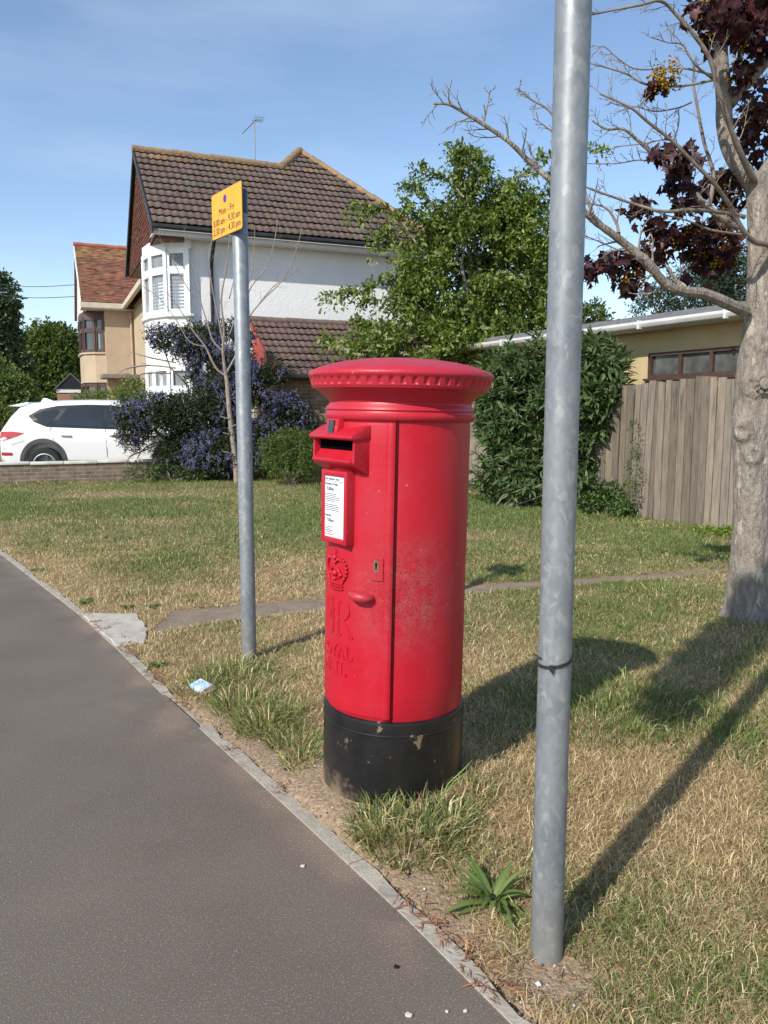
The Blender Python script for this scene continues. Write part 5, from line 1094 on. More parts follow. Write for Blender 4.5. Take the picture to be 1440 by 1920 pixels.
mb = MB(); mb.add([(.055, -.55, 1.06), (.055, .55, 1.06), (.335, .52, 1.49), (.335, -.52, 1.49)], [(0, 1, 2, 3)]); rw = mb.build('rear_window', CG, bodyc, recalc=False)
mb = MB(); mb.ext([(.14, -.57, 1.515), (.55, -.58, 1.60), (.60, -.58, 1.56), (.40, -.58, 1.50)], (0, 1.16, 0)); mb.build('spoiler', CW, bodyc, bevel=.012)
mb = MB(); mb.ext([(.62, -.012, 1.585), (.70, -.012, 1.69), (.76, -.012, 1.685), (.95, -.012, 1.62), (.95, -.012, 1.60)], (0, .024, 0)); mb.build('roof_fin', CW, bodyc, bevel=.005)

# ---------------------------------------------------------------- vegetation
def pb(lst, dflt=.8):
    """blobs given as picture centre, half sizes in pixels and distance -> metric ellipsoids"""
    o = []
    for b in lst:
        cx, cy, rx, ry, Y = b[:5]; p = at(cx, cy, Y); m = Y * 1.0 / FPX; d = b[5] if len(b) > 5 else dflt
        o.append((p.x, p.y, p.z, rx * m, max(rx, ry) * m * d, ry * m))
    return o
def twigs(mb, path, r0, n, ln, depth=1, rng=random, upb=.2, r_end=.35, start=.15, store=None):
    P = [Vector(p) for p in path]; m = len(P) - 1
    for i in range(n):
        t = start + (1 - start) * (i + rng.random() * .6) / n; k = min(int(t * m), m - 1); q = P[k].lerp(P[k + 1], min(1, t * m - k)); d = (P[k + 1] - P[k]).normalized()
        s_ = Vector((rng.gauss(0, 1), rng.gauss(0, 1), rng.gauss(0, 1) + upb)); s_ = (s_ - d * s_.dot(d)).normalized(); dd = (d * .75 + s_ * rng.uniform(.5, 1)).normalized()
        l = ln * rng.uniform(.4, 1) * (1 - .4 * t); rr_ = max(.0024, r0 * (1 - t * (1 - r_end)) * .45); pts = [q]; nn = 4
        for j in range(nn): dd = (dd + Vector((rng.gauss(0, .16), rng.gauss(0, .16), rng.gauss(0, .16) + upb * .35))).normalized(); pts.append(pts[-1] + dd * l / nn)
        mb.tube(pts, [rr_ * (1 - .7 * j / nn) for j in range(nn + 1)], 4 if rr_ < .006 else 6)
        if store is not None: store.append((pts[-1], dd))
        if depth > 0: twigs(mb, pts, rr_, max(2, n // 2 if n < 8 else 4), ln * .42, depth - 1, rng, upb, r_end, .3, store)
def pathpx(pts): return [at(x, y, Y) for x, y, Y in pts]

# --- maple on the right
MT = empty('maple_tree', (2.50, 5.37, 0), 0, 'pale barked maple on the right with bare twigs and clusters of maroon leaves', 'tree')
MBK = mat('maple_bark', (.20, .17, .14), (.34, .30, .255), 16, .92, 1.0, 45, c3=(.44, .41, .33), sc3=5, t3=(.60, .62), stretch=(1.8, 1.8, .6), bdist=.02, det=10)
_t = MBK.node_tree; _b = _t.nodes['Principled BSDF']; _src = _b.inputs['Base Color'].links[0].from_socket; _c = _t.nodes.new('ShaderNodeTexCoord'); _m = _t.nodes.new('ShaderNodeMapping'); _m.inputs['Scale'].default_value = (1, 1, .28); _v = _t.nodes.new('ShaderNodeTexVoronoi'); _v.feature = 'DISTANCE_TO_EDGE'; _v.inputs['Scale'].default_value = 62
_n = _t.nodes.new('ShaderNodeTexNoise'); _n.inputs['Scale'].default_value = 9; _n.inputs['Detail'].default_value = 6; _va = _t.nodes.new('ShaderNodeVectorMath'); _va.operation = 'MULTIPLY_ADD'; _va.inputs[1].default_value = (.3, .3, .3)
L2 = _t.links.new; L2(_c.outputs['Object'], _n.inputs[0]); L2(_n.outputs['Color'], _va.inputs[0]); L2(_c.outputs['Object'], _va.inputs[2]); L2(_va.outputs[0], _m.inputs[0]); L2(_m.outputs[0], _v.inputs[0])
_r = _t.nodes.new('ShaderNodeValToRGB'); _r.color_ramp.elements[0].position = 0; _r.color_ramp.elements[1].position = .16; _r.color_ramp.elements[0].color = (.72, .70, .68, 1); _r.color_ramp.elements[1].color = (1.05, 1.05, 1.05, 1); L2(_v.outputs[0], _r.inputs[0])
_x = _t.nodes.new('ShaderNodeMix'); _x.data_type = 'RGBA'; _x.blend_type = 'MULTIPLY'; _x.inputs[0].default_value = 1; L2(_src, _x.inputs[6]); L2(_r.outputs[0], _x.inputs[7]); L2(_x.outputs[2], _b.inputs['Base Color'])
_bp = _t.nodes.new('ShaderNodeBump'); _bp.inputs['Strength'].default_value = .6; _bp.inputs['Distance'].default_value = .004; L2(_r.outputs[0], _bp.inputs['Height']); L2(_b.inputs['Normal'].links[0].from_socket, _bp.inputs['Normal']); L2(_bp.outputs[0], _b.inputs['Normal'])
O_ = Vector((2.50, 5.37, 0)); TY_ = 5.37
tr = [(1402, 1185, .19), (1401, 1165, .176), (1401, 1130, .158), (1401, 1090, .152), (1404, 1040, .142), (1406, 980, .137), (1408, 900, .138), (1409, 850, .145), (1408, 800, .148), (1411, 760, .140), (1414, 720, .150), (1417, 680, .142), (1422, 640, .133), (1424, 600, .128), (1424, 560, .116), (1425, 500, .108), (1425, 440, .105), (1424, 390, .108), (1420, 350, .102), (1412, 325, .085)]
ax_ = np.array([tuple(at(x + 3, y, TY_)) + (r * (.87 if y > 600 else .80),) for x, y, r in tr]); S_ = np.concatenate([[0], np.cumsum(np.linalg.norm(np.diff(ax_[:, :3], axis=0), axis=1))])
nz_ = 240; na_ = 72; sv = np.linspace(0, S_[-1], nz_); A3 = np.stack([np.interp(sv, S_, ax_[:, k]) for k in range(4)], 1); th = np.linspace(0, 2 * np.pi, na_, endpoint=False)
TH, ZV = np.meshgrid(th, sv); rad = np.repeat(A3[:, 3][:, None], na_, 1)
cth = np.cos(TH) * 1.3; sth = np.sin(TH) * 1.3
rad = rad * (1 + .10 * (fbm(cth * 2 + 7, ZV * 1.4 + sth * 2, 3, 61) - .5) + .07 * (fbm(cth * 3 + sth * 5 + 9, ZV * 5, 4, 62) - .5) + .035 * (fbm(TH * 9, ZV * 4, 3, 63) - .5))
flare = np.exp(-((A3[:, 2][:, None]) / .14)); rad += .05 * flare * (.5 + .5 * np.cos(TH * 4 + .7)) 
for (px__, py__, am, wd2) in ((1415, 722, .022, .10), (1382, 808, .030, .085), (1410, 853, .020, .08), (1388, 650, .014, .07), (1436, 640, .02, .09)):
    k = at(px__, py__, TY_ - .13); zi = k.z; ang = math.atan2(k.y - TY_, k.x - 2.50)
    dth = np.angle(np.exp(1j * (TH - ang))) * .14; dz2 = A3[:, 2][:, None] - zi; rr2 = np.sqrt(dth ** 2 + dz2 ** 2); rad += am * np.exp(-((rr2 - wd2 * .55) / (wd2 * .35)) ** 2)
Vt = np.stack([A3[:, 0][:, None] + rad * np.cos(TH), A3[:, 1][:, None] + rad * np.sin(TH), np.repeat(A3[:, 2][:, None], na_, 1)], -1) - np.array(O_)
ii = np.arange(nz_ * na_).reshape(nz_, na_); qq = np.stack([ii[:-1, :], np.roll(ii[:-1, :], -1, 1), np.roll(ii[1:, :], -1, 1), ii[1:, :]], -1).reshape(-1, 4)
trunk = np_mesh('trunk', Vt.reshape(-1, 3), [qq], MBK, MT, None, True)
def loc(pts): return [Vector(p) - O_ for p in pts]
def smooth_path(pts, n=5):
    P = [Vector(p) for p in pts]; o = []
    for i in range(len(P) - 1):
        p0 = P[max(i - 1, 0)]; p1 = P[i]; p2 = P[i + 1]; p3 = P[min(i + 2, len(P) - 1)]
        for k in range(n):
            t = k / n; o.append(.5 * ((2 * p1) + (p2 - p0) * t + (2 * p0 - 5 * p1 + 4 * p2 - p3) * t * t + (3 * p1 - p0 - 3 * p2 + p3) * t ** 3))
    return o + [P[-1]]
mb = MB()  # sawn branch stub and scars
k = at(1413, 722, 5.37) - O_; k.y = -.155
mb.tube([k + Vector((0, .05, 0)), k + Vector((0, -.02, .003)), k + Vector((0, -.028, .003))], [.045, .038, .030], 16)
for a in range(10): mb.ball((k.x + .05 * math.cos(a * .628), k.y + .005, k.z + .05 * math.sin(a * .628)), .016, 6, 5)
mb.build('branch_stub', MBK, trunk, smooth=True)
random.seed(21)
def zb(x, y, Y): return at(800 + x * .4444, y * .4444, Y)
BR = [  # (points in the zoomed crop, distance), start radius, end radius, twig count, twig length
 ('z', [(1340, 1310, 5.3), (1290, 1290, 5.22), (1170, 1240, 5.1), (1060, 1225, 5.0), (990, 1180, 4.95), (930, 1105, 4.9), (850, 1040, 4.9), (780, 985, 4.85), (700, 925, 4.8), (600, 830, 4.75), (505, 745, 4.7), (430, 680, 4.7), (350, 600, 4.65), (240, 525, 4.6), (150, 470, 4.6), (90, 440, 4.6), (30, 438, 4.6)], .047, .006, 20, .30),
 ('z', [(1440, 1030, 5.2), (1380, 1018, 5.12), (1330, 965, 5.05), (1280, 870, 5.0), (1210, 770, 4.9), (1120, 680, 4.85), (1030, 590, 4.8), (940, 520, 4.75), (870, 460, 4.7), (800, 425, 4.7), (730, 395, 4.7)], .022, .005, 13, .26),
 ('z', [(1380, 760, 5.3), (1340, 680, 5.2), (1290, 560, 5.1), (1230, 380, 5.0), (1195, 250, 4.95), (1130, 150, 4.9), (1060, 70, 4.9), (990, 5, 4.85), (900, 22, 4.8), (800, 40, 4.8), (680, 65, 4.75)], .024, .005, 11, .26),
 ('z', [(1340, 915, 5.3), (1290, 903, 5.25), (1130, 885, 5.1), (1000, 892, 5.0), (880, 862, 5.0), (770, 825, 4.95), (665, 785, 4.9), (560, 720, 4.9)], .016, .005, 9, .22),
 ('z', [(1330, 990, 5.3), (1200, 970, 5.2), (1100, 930, 5.2), (1000, 905, 5.2), (940, 880, 5.2)], .009, .004, 4, .18),
 ('z', [(1320, 960, 5.3), (1220, 900, 5.3), (1160, 850, 5.3), (1100, 770, 5.3), (1000, 690, 5.3), (900, 600, 5.25), (830, 545, 5.2), (760, 545, 5.2), (700, 510, 5.2)], .030, .005, 12, .26),
 ('z', [(1190, 880, 5.5), (1210, 740, 5.5), (1170, 600, 5.5), (1140, 440, 5.5), (1125, 350, 5.5), (1130, 280, 5.5)], .018, .006, 8, .2),
 ('z', [(1215, 335, 5.1), (1080, 362, 5.1), (930, 357, 5.1), (850, 315, 5.1), (760, 285, 5.1), (680, 265, 5.1)], .010, .004, 7, .2),
 ('z', [(1205, 330, 5.0), (1130, 270, 4.9), (1080, 190, 4.9), (1020, 180, 4.9), (940, 155, 4.9)], .009, .003, 5, .18),
 ('z', [(1215, 320, 5.2), (1100, 290, 5.2), (1000, 290, 5.2), (880, 290, 5.2), (800, 240, 5.2), (745, 195, 5.2), (710, 225, 5.2)], .008, .003, 7, .18),
 ('z', [(1120, 430, 5.2), (1060, 455, 5.2), (960, 470, 5.2), (880, 450, 5.2), (810, 470, 5.2)], .006, .003, 6, .16),
 ('z', [(1100, 640, 5.0), (1020, 590, 5.0), (920, 605, 5.0), (790, 620, 5.0)], .006, .003, 5, .16),
 ('z', [(1000, 690, 5.3), (900, 675, 5.3), (800, 690, 5.3), (665, 690, 5.3)], .006, .003, 5, .16),
 ('z', [(1000, 1185, 5.1), (930, 1100, 5.4), (820, 1060, 5.5), (730, 1020, 5.5), (655, 990, 5.5)], .008, .004, 5, .2),
 ('z', [(1130, 1235, 5.2), (1050, 1190, 5.4), (1000, 1120, 5.5), (900, 1080, 5.6), (830, 1030, 5.6)], .007, .003, 4, .2),
 ('z', [(1000, 690, 5.3), (1060, 540, 5.25), (1062, 460, 5.2)], .005, .003, 2, .1),
 ('z', [(810, 985, 4.85), (800, 940, 4.9), (760, 880, 4.9), (700, 860, 4.9), (660, 858, 4.9)], .012, .004, 6, .18),
 ('z', [(500, 745, 4.7), (460, 680, 4.7), (430, 630, 4.7)], .006, .003, 4, .14),
 ('z', [(240, 522, 4.6), (255, 450, 4.6), (268, 380, 4.6)], .006, .003, 5, .08),
 ('z', [(600, 600, 4.9), (520, 470, 4.9), (440, 420, 4.9), (385, 372, 4.9)], .010, .004, 7, .12),
 ('z', [(600, 620, 4.9), (510, 540, 4.9), (450, 500, 4.9)], .007, .003, 4, .10),
 ('z', [(700, 900, 4.8), (600, 620, 4.9)], .012, .008, 2, .1)]
for kind, pts, r0, r1, nt_, tl_ in BR:
    P = loc(smooth_path([zb(*p) for p in pts], 4)); m = len(P); mb = MB(); rd = [(r0 + (r1 - r0) * (i / (m - 1)) ** .6) * random.uniform(.93, 1.07) for i in range(m)]
    mb.tube(P, rd, 10 if r0 > .015 else 7); twigs(mb, P, max(r0 * .5, .008), int(nt_ * 1.6), tl_, 1, random, .12)
    mb.build('branch', MBK if r0 > .028 else TWIG, MT, smooth=True, recalc=False)
for pts, r0, r1 in (([(1378, 790, 5.37), (1350, 740, 5.36), (1300, 670, 5.36), (1268, 590, 5.36), (1255, 500, 5.36), (1255, 420, 5.36), (1248, 330, 5.36), (1238, 220, 5.36), (1245, 120, 5.36), (1255, 30, 5.36), (1268, -60, 5.36), (1280, -200, 5.36)], .058, .040),
                    ([(1275, 440, 5.36), (1320, 385, 5.38), (1380, 320, 5.4), (1440, 255, 5.42), (1520, 180, 5.45)], .040, .028), ([(1420, 800, 5.4), (1445, 740, 5.45), (1500, 640, 5.5), (1560, 480, 5.6), (1600, 200, 5.7)], .085, .05), ([(1240, 150, 5.3), (1190, 80, 5.2), (1150, -20, 5.2), (1130, -120, 5.2)], .03, .02)):
    P = loc(smooth_path([zb(*p) for p in pts], 4)); m = len(P); mb = MB(); mb.tube(P, [r0 + (r1 - r0) * i / (m - 1) for i in range(m)], 16); twigs(mb, P, r0 * .2, 5, .35, 1, random, .2, start=.4)
    mb.build('limb', MBK, MT, smooth=True, recalc=False)
MBL = [(900, 860, 45, 42, 5.2), (1010, 650, 45, 30, 5.0), (1095, 640, 45, 30, 5.0), (1070, 700, 40, 40, 5.2), (1040, 790, 40, 26, 5.2), (1110, 780, 28, 26, 5.2), (970, 950, 50, 30, 5.3), (1020, 970, 30, 25, 5.3), (680, 1140, 38, 38, 5.0), (770, 1110, 55, 48, 5.5), (850, 1190, 60, 50, 5.5), (900, 1090, 60, 40, 5.5), (960, 1070, 60, 45, 5.6), (1020, 1010, 40, 40, 5.6), (1110, 990, 60, 50, 5.6), (1180, 1080, 80, 65, 5.6), (1260, 1060, 60, 70, 5.6), (1230, 960, 60, 50, 5.6), (1090, 860, 45, 35, 5.6), (1250, 750, 50, 40, 5.6), (1200, 800, 50, 40, 5.6), (1290, 850, 40, 50, 5.7), (1150, 50, 60, 55, 5.0), (1230, 120, 65, 50, 5.0), (1250, 20, 90, 40, 5.2), (1400, 60, 75, 100, 5.2), (1330, 310, 40, 60, 5.3), (1390, 450, 60, 90, 5.6), (1400, 640, 40, 60, 5.7), (1360, 540, 40, 60, 5.7), (995, 330, 55, 38, 5.1), (950, 380, 25, 25, 5.1), (1420, 180, 50, 60, 5.3), (1300, 150, 40, 30, 5.1), (1350, 80, 60, 70, 5.3)]
r = np.random.default_rng(5); pts_ = []; fl = []
for j, (x, y, rx, ry, Y) in enumerate(MBL):
    c = zb(x, y, Y); m = Y / FPX * .4444; n = int(6 + rx * ry / 52)
    if j == 30: n = 6
    d = r.normal(size=(n, 3)) * np.array([rx * m, max(rx, ry) * m * 1.1, ry * m]) * .55; pts_.append(np.array(c)[None] + d)
    if j in (10, 12, 13, 14, 15, 16, 17, 19, 21, 22, 24, 26, 27, 30): nf = 6 if j != 30 else 22; d = r.normal(size=(nf, 3)) * np.array([rx * m, rx * m, ry * m]) * .5; fl.append(np.array(c)[None] + d + np.array([0, -.03, -.01]))
P = np.concatenate(pts_); n = len(P); P2 = P - np.array(O_)
leaves('leaves', P2, .045 + .042 * r.random(n), T_MAPLE, LEAFD, MT, pick(n, [(.055, .016, .022), (.035, .012, .018), (.08, .025, .028), (.045, .020, .018)], .3, r), rng=r, up=.6, droop=1.2)
F_ = np.concatenate(fl); F_ = np.repeat(F_, 16, 0) + r.normal(size=(len(F_) * 16, 3)) * .020 - np.array(O_)
leaves('flower_clusters', F_, .012 + .008 * r.random(len(F_)), T_BLOB, FLOW, MT, pick(len(F_), [(.50, .30, .03), (.38, .24, .03), (.58, .38, .06), (.25, .2, .04)], .15, r), rng=r)

# --- elder tree with cream flowers
random.seed(31)
EO = at(890, 870, 16.8); EO = Vector((EO.x, EO.y, 0))
ET = empty('elder_tree', EO, 0, 'large leafy green elder with flat cream flowers behind the pillar box', 'tree')
EB = [(880, 325, 25, 45, 16.5), (900, 375, 40, 35, 16.5), (958, 385, 50, 48, 16.6), (848, 405, 44, 40, 16.2), (900, 455, 105, 62, 16.6), (795, 480, 46, 36, 16), (850, 545, 115, 60, 16.4), (965, 500, 70, 85, 16.6), (980, 615, 50, 70, 16.6), (778, 565, 48, 34, 16), (790, 640, 100, 45, 15.8), (900, 640, 100, 60, 16.2), (705, 655, 38, 22, 15.7, .5), (630, 645, 18, 14, 15.4), (745, 612, 32, 16, 15.7, .5), (1000, 430, 30, 60, 16.5), (1025, 560, 28, 60, 16.8), (690, 640, 40, 12, 15.5)]
ebl = pb(EB, .75); r = np.random.default_rng(31)
mb = MB()
mb.tube([Vector((0, 0, 0)), Vector((.05, .1, 1.2)), Vector((-.05, 0, 2.6)), Vector((.1, .1, 4.2))], [.16, .13, .09, .05], 10)
for b in ebl: q = Vector(b[:3]) - EO; mb.tube(limb_path((random.uniform(-.1, .1), 0, max(.4, q.z * .45)), q, 6, .06), [.07, .06, .05, .04, .03, .02, .012], 6)
LS = [[(860, 430), (820, 400), (790, 355), (765, 350)], [(880, 400), (868, 330), (850, 270)], [(870, 370), (830, 330), (780, 318)], [(790, 470), (740, 400), (700, 388), (660, 388)], [(800, 540), (740, 520), (690, 540), (655, 550), (620, 553)], [(800, 590), (740, 565), (682, 560)], [(940, 360), (985, 320), (1030, 290)], [(960, 400), (1000, 370), (1040, 350)], [(1020, 330), (1080, 290), (1125, 278)], [(700, 660), (650, 650), (610, 625)], [(700, 640), (690, 610), (675, 600)], [(850, 300), (862, 285), (905, 300), (920, 330)], [(760, 460), (720, 430), (705, 455)], [(800, 420), (770, 400), (760, 385)]]
sp_ = []; sd_ = []
for pl in LS:
    W3 = smooth_path([at(x, y, 16.0 + .2 * random.random()) for x, y in pl], 6); mb.tube([p - EO for p in W3], [.018 - .014 * i / (len(W3) - 1) for i in range(len(W3))], 5)
    for i in range(len(W3) - 1):
        for k in range(4): sp_.append(tuple(W3[i].lerp(W3[i + 1], random.random()))); d = (W3[i + 1] - W3[i]).normalized(); sd_.append(tuple((d * .6 + Vector((random.gauss(0, .5), random.gauss(0, .5), random.gauss(0, .5)))).normalized()))
mb.build('trunk', BARK, ET, smooth=True, recalc=False)
P, D = blob_points(ebl, 8200, .40, r); kp = fbm(P[:, 0] * 1.7 + P[:, 1] * .6, P[:, 2] * 2.6, 3, 91) > .40; kp |= (D[:, 1] > .1); P = P[kp]; D = D[kp]; D[:, 2] = D[:, 2] * .5 - .05; P = np.concatenate([P, np.array(sp_)]); D = np.concatenate([D, np.array(sd_)])
Q, dd = sprays(P, D, 9, .30, .40, r, .5); n = len(Q)
leaves('leaves', Q - np.array(EO), .05 + .085 * r.random(n) ** 1.4, T_LEAF, LEAF, ET, pick(n, [(.12, .18, .028), (.16, .225, .042), (.085, .135, .024), (.21, .25, .07)], .2, r) * (.75 + .5 * fbm(Q[:, 0] * 1.3, Q[:, 2] * 1.3, 3, 95))[:, None], dirs=dd, up=1.6, droop=.35, rng=r)
fx = [(632, 655), (640, 645), (665, 668), (688, 560), (675, 670), (740, 610), (755, 595), (768, 612), (800, 655), (835, 660), (850, 500), (815, 485), (945, 515), (955, 525), (943, 575), (700, 625), (870, 320), (905, 340), (830, 430), (770, 390), (720, 480), (700, 500), (745, 495), (760, 668), (690, 662), (880, 690), (980, 470), (1000, 420), (660, 625), (648, 660), (730, 640), (870, 585), (905, 620)]
_u = Q[:, 2] - EYE; _f = Q[:, 1] * math.cos(PITCH) - _u * math.sin(PITCH); _v = -(Q[:, 1] * math.sin(PITCH) + _u * math.cos(PITCH)); QP = np.stack([720 + FPX * Q[:, 0] / _f, 960 + FPX * _v / _f, Q[:, 1]], -1)
fp = []; 
for x, y in fx:
    qs = QP[(np.abs(QP[:, 0] - x) < 14) & (np.abs(QP[:, 1] - y) < 14)]; c = np.array(at(x, y, (qs[:, 2].min() if len(qs) else 15.6) - .06)); a = r.random(44) * 6.28; q = .11 * np.sqrt(r.random(44)) * (.55 + .5 * r.random()); fp.append(c + np.stack([q * np.cos(a), q * np.sin(a), r.normal(0, .012, 44) + .05], -1))
fp = np.concatenate(fp); n = len(fp); leaves('flower_heads', fp - np.array(EO), .032, T_SIMP, FLOW, ET, pick(n, [(.62, .60, .38), (.7, .68, .48)], .08, r), rng=r, up=5, dirs=r.normal(size=(n, 3)) * np.array([1, 1, .1]))

# --- broad leaved shrub against the fence
SO = Vector((2.25, 11.75, 0)); SH = empty('leafy_shrub', SO, 0, 'dense dark green long leaved shrub growing against the wooden fence', 'shrub')
sb = pb([(1000, 780, 95, 105, 11.9), (940, 760, 50, 90, 12.3), (1090, 770, 75, 110, 11.4), (1130, 740, 38, 85, 11.2), (1000, 700, 80, 45, 12.0), (1100, 680, 50, 40, 11.4), (960, 860, 50, 60, 11.9), (1080, 850, 60, 60, 11.4), (1010, 870, 60, 50, 11.7), (1000, 915, 70, 25, 11.6), (1090, 905, 50, 25, 11.2), (930, 900, 40, 30, 12.1)], .55)
r = np.random.default_rng(41); P, D = blob_points(sb, 1150, .55, r); D = D * .6 + np.array([-.15, -.35, .75]); tops = np.array([tuple(at(x, y, Y)) for x, y, Y in ((1140, 655, 11.3), (1160, 668, 11.1), (1170, 690, 11.1), (1010, 655, 12), (960, 668, 12.2), (1110, 650, 11.4), (915, 690, 12.4), (1060, 660, 11.6), (1165, 740, 11.1))]); P = np.concatenate([P, np.repeat(tops, 3, 0) + r.normal(0, .05, (27, 3))]); D = np.concatenate([D, np.tile([[0, -.2, 1.]], (27, 1))])
n = len(P); D /= np.linalg.norm(D, axis=1)[:, None]; K = 12; t = np.linspace(0, 1, K)[None, :, None]; Q = P[:, None] + D[:, None] * (.20 * t - .05); a = np.arange(K) * 2.4
e1 = np.cross(D, np.array([0, 0, 1.]) + r.normal(size=D.shape) * .1); e1 /= np.linalg.norm(e1, axis=1)[:, None]; e2 = np.cross(D, e1)
dd = e1[:, None] * np.cos(a)[None, :, None] + e2[:, None] * np.sin(a)[None, :, None] + D[:, None] * (.35 + .7 * t); Q = Q.reshape(-1, 3); dd = dd.reshape(-1, 3)
leaves('leaves', Q - np.array(SO), .09 + .12 * r.random(len(Q)), T_LANCE, LEAF, SH, pick(len(Q), [(.07, .12, .04), (.095, .15, .055), (.05, .09, .03), (.13, .18, .075)], .2, r), dirs=dd, up=1.4, droop=.15, rng=r)
mb = MB(); random.seed(4)
for i in range(26): b = random.choice(sb); q = Vector(b[:3]) - SO + Vector((random.gauss(0, .2), random.gauss(0, .1), random.gauss(0, .2))); mb.tube(limb_path((random.uniform(-.6, .8), random.uniform(-.25, .2), 0), q, 5, .05), [.016, .014, .012, .009, .006, .004], 5)
mb.build('stems', TWIG, SH, smooth=True, recalc=False)

# --- ceanothus in blue flower
CO = at(430, 890, 16.6); CO = Vector((CO.x, CO.y, 0)); CE = empty('ceanothus_bush', CO, 0, 'big sprawling dark bush covered in blue flowers in front of the white house', 'shrub')
cb = pb([(375, 640, 42, 35, 16.4), (430, 640, 42, 38, 16.4), (330, 640, 28, 24, 16.2), (300, 630, 22, 22, 16.2), (395, 690, 45, 42, 16.4), (440, 700, 40, 50, 16.4), (290, 775, 45, 35, 15.8), (250, 800, 28, 42, 15.8), (345, 775, 55, 35, 16), (345, 820, 30, 30, 16), (322, 850, 30, 30, 15.9), (420, 760, 60, 55, 16.2), (480, 745, 45, 60, 16.2), (515, 720, 32, 45, 16.3), (540, 790, 38, 50, 16.4), (575, 810, 20, 30, 16.4), (430, 845, 90, 40, 16.0), (500, 835, 60, 48, 16.1), (400, 860, 55, 28, 15.9), (230, 770, 16, 20, 15.8)], .7)
r = np.random.default_rng(51); P, D = blob_points(cb, 15000, .2, r); keep = fbm(P[:, 0] * 2.2 + 3, P[:, 2] * 2.2, 3, 71) > .37; keep |= P[:, 2] < 1.1; P = P[keep]; D = D[keep]
Q, dd = sprays(P, D, 7, .17, .6, r, .1); n = len(Q); leaves('leaves', Q - np.array(CO), .038 + .025 * r.random(n), T_SIMP, LEAF, CE, pick(n, [(.03, .045, .016), (.04, .06, .022), (.055, .075, .03), (.065, .055, .035)], .2, r), dirs=dd, up=1, rng=r)
P, D = blob_points(cb, 5200, .86, r); keep = fbm(P[:, 0] * 2.6, P[:, 2] * 2.6 + 5, 3, 81) > .45; P = P[keep] + D[keep] * .07; n = len(P); Q = np.repeat(P, 13, 0) + r.normal(size=(n * 13, 3)) * np.array([.016, .016, .024])
leaves('blossom', Q - np.array(CO), .015 + .010 * r.random(len(Q)), T_BLOB, FLOW, CE, pick(len(Q), [(.17, .18, .37), (.23, .24, .45), (.12, .12, .28), (.30, .31, .50)], .15, r), rng=r)
mb = MB(); random.seed(8)
for b in cb: q = Vector(b[:3]) - CO; st_ = Vector((random.uniform(-.3, .3), random.uniform(-.2, .2), 0)); W3 = limb_path(st_, q, 6, .07); mb.tube(W3, [.05, .045, .038, .03, .022, .014, .008], 6); twigs(mb, W3, .018, 5, .5, 1, random, .1, start=.5)
for pl in ([(300, 830), (270, 845), (245, 855), (230, 880)], [(310, 825), (280, 835), (262, 850), (255, 868)], [(300, 850), (290, 865), (282, 880)], [(330, 690), (280, 685), (240, 690), (222, 700)], [(330, 680), (280, 670), (245, 660)], [(320, 700), (270, 700), (235, 715)]): W3 = [p - CO for p in smooth_path([at(x, y, 15.9) for x, y in pl], 3)]; mb.tube(W3, [.016] * (len(W3) - 3) + [.01, .006, .004], 5); twigs(mb, W3, .014, 7, .32, 1, random, -.1)
mb.build('branches', TWIG, CE, smooth=True, recalc=False)

def bush(name, blobs, Y0, n, nl, ln, size, pal, lab, cat, seed, T=T_LEAF, shell=.5, stems=10, group=None, up=1.2, spread=.5, base=None, woody=TWIG, trunk_r=.03, droop=.2):
    B = pb(blobs, .8); r = np.random.default_rng(seed); random.seed(seed); cx = base[0] if base else sum(b[0] for b in B) / len(B); cy = base[1] if base else sum(b[1] for b in B) / len(B); O = Vector((cx, cy, 0))
    e_ = empty(name, O, 0, lab, cat, group); P, D = blob_points(B, n, shell, r); Q, dd = sprays(P, D, nl, ln, spread, r, .2); k = len(Q); Q[:, 2] = np.maximum(Q[:, 2], .01)
    leaves('leaves', Q - np.array(O), size * (.7 + .6 * r.random(k)), T, LEAF, e_, pick(k, pal, .18, r), dirs=dd, up=up, droop=droop, rng=r)
    mb = MB()
    for i in range(stems): b = B[i % len(B)]; q = Vector(b[:3]) - O + Vector((random.gauss(0, b[3] * .3), 0, random.gauss(0, b[5] * .3))); mb.tube(limb_path((random.uniform(-.1, .1) * b[3], 0, 0), q, 4, .05), [trunk_r, trunk_r * .85, trunk_r * .6, trunk_r * .4, trunk_r * .2], 6)
    mb.build('trunk' if trunk_r > .06 else 'stems', woody, e_, smooth=True, recalc=False); return e_
bush('green_shrub', [(545, 845, 52, 36, 15.2), (515, 850, 28, 30, 15.0), (580, 845, 22, 34, 15.0), (545, 825, 35, 20, 15.2), (545, 872, 56, 18, 15.0)], 15, 1700, 7, .13, .05, [(.09, .14, .03), (.13, .18, .05), (.06, .10, .02)], 'low light green shrub between the blue flowered bush and the pillar box', 'shrub', 61, T_LANCE)
bush('hedge_plant', [(270, 882, 35, 12, 15.5), (320, 885, 40, 10, 15.7), (370, 885, 40, 9, 15.8)], 15, 420, 6, .12, .045, [(.07, .11, .03), (.10, .14, .04), (.05, .08, .02)], 'straggly low greenery on the garden wall below the blue flowered bush', 'plant', 62)
bush('garden_shrub', [(165, 752, 30, 16, 21), (205, 748, 28, 16, 21), (250, 735, 28, 30, 20.5), (240, 760, 30, 20, 20.5)], 21, 900, 6, .15, .06, [(.12, .17, .04), (.16, .21, .05), (.08, .12, .03)], 'yellow green garden shrub in front of the beige house above the car roof', 'shrub', 63)
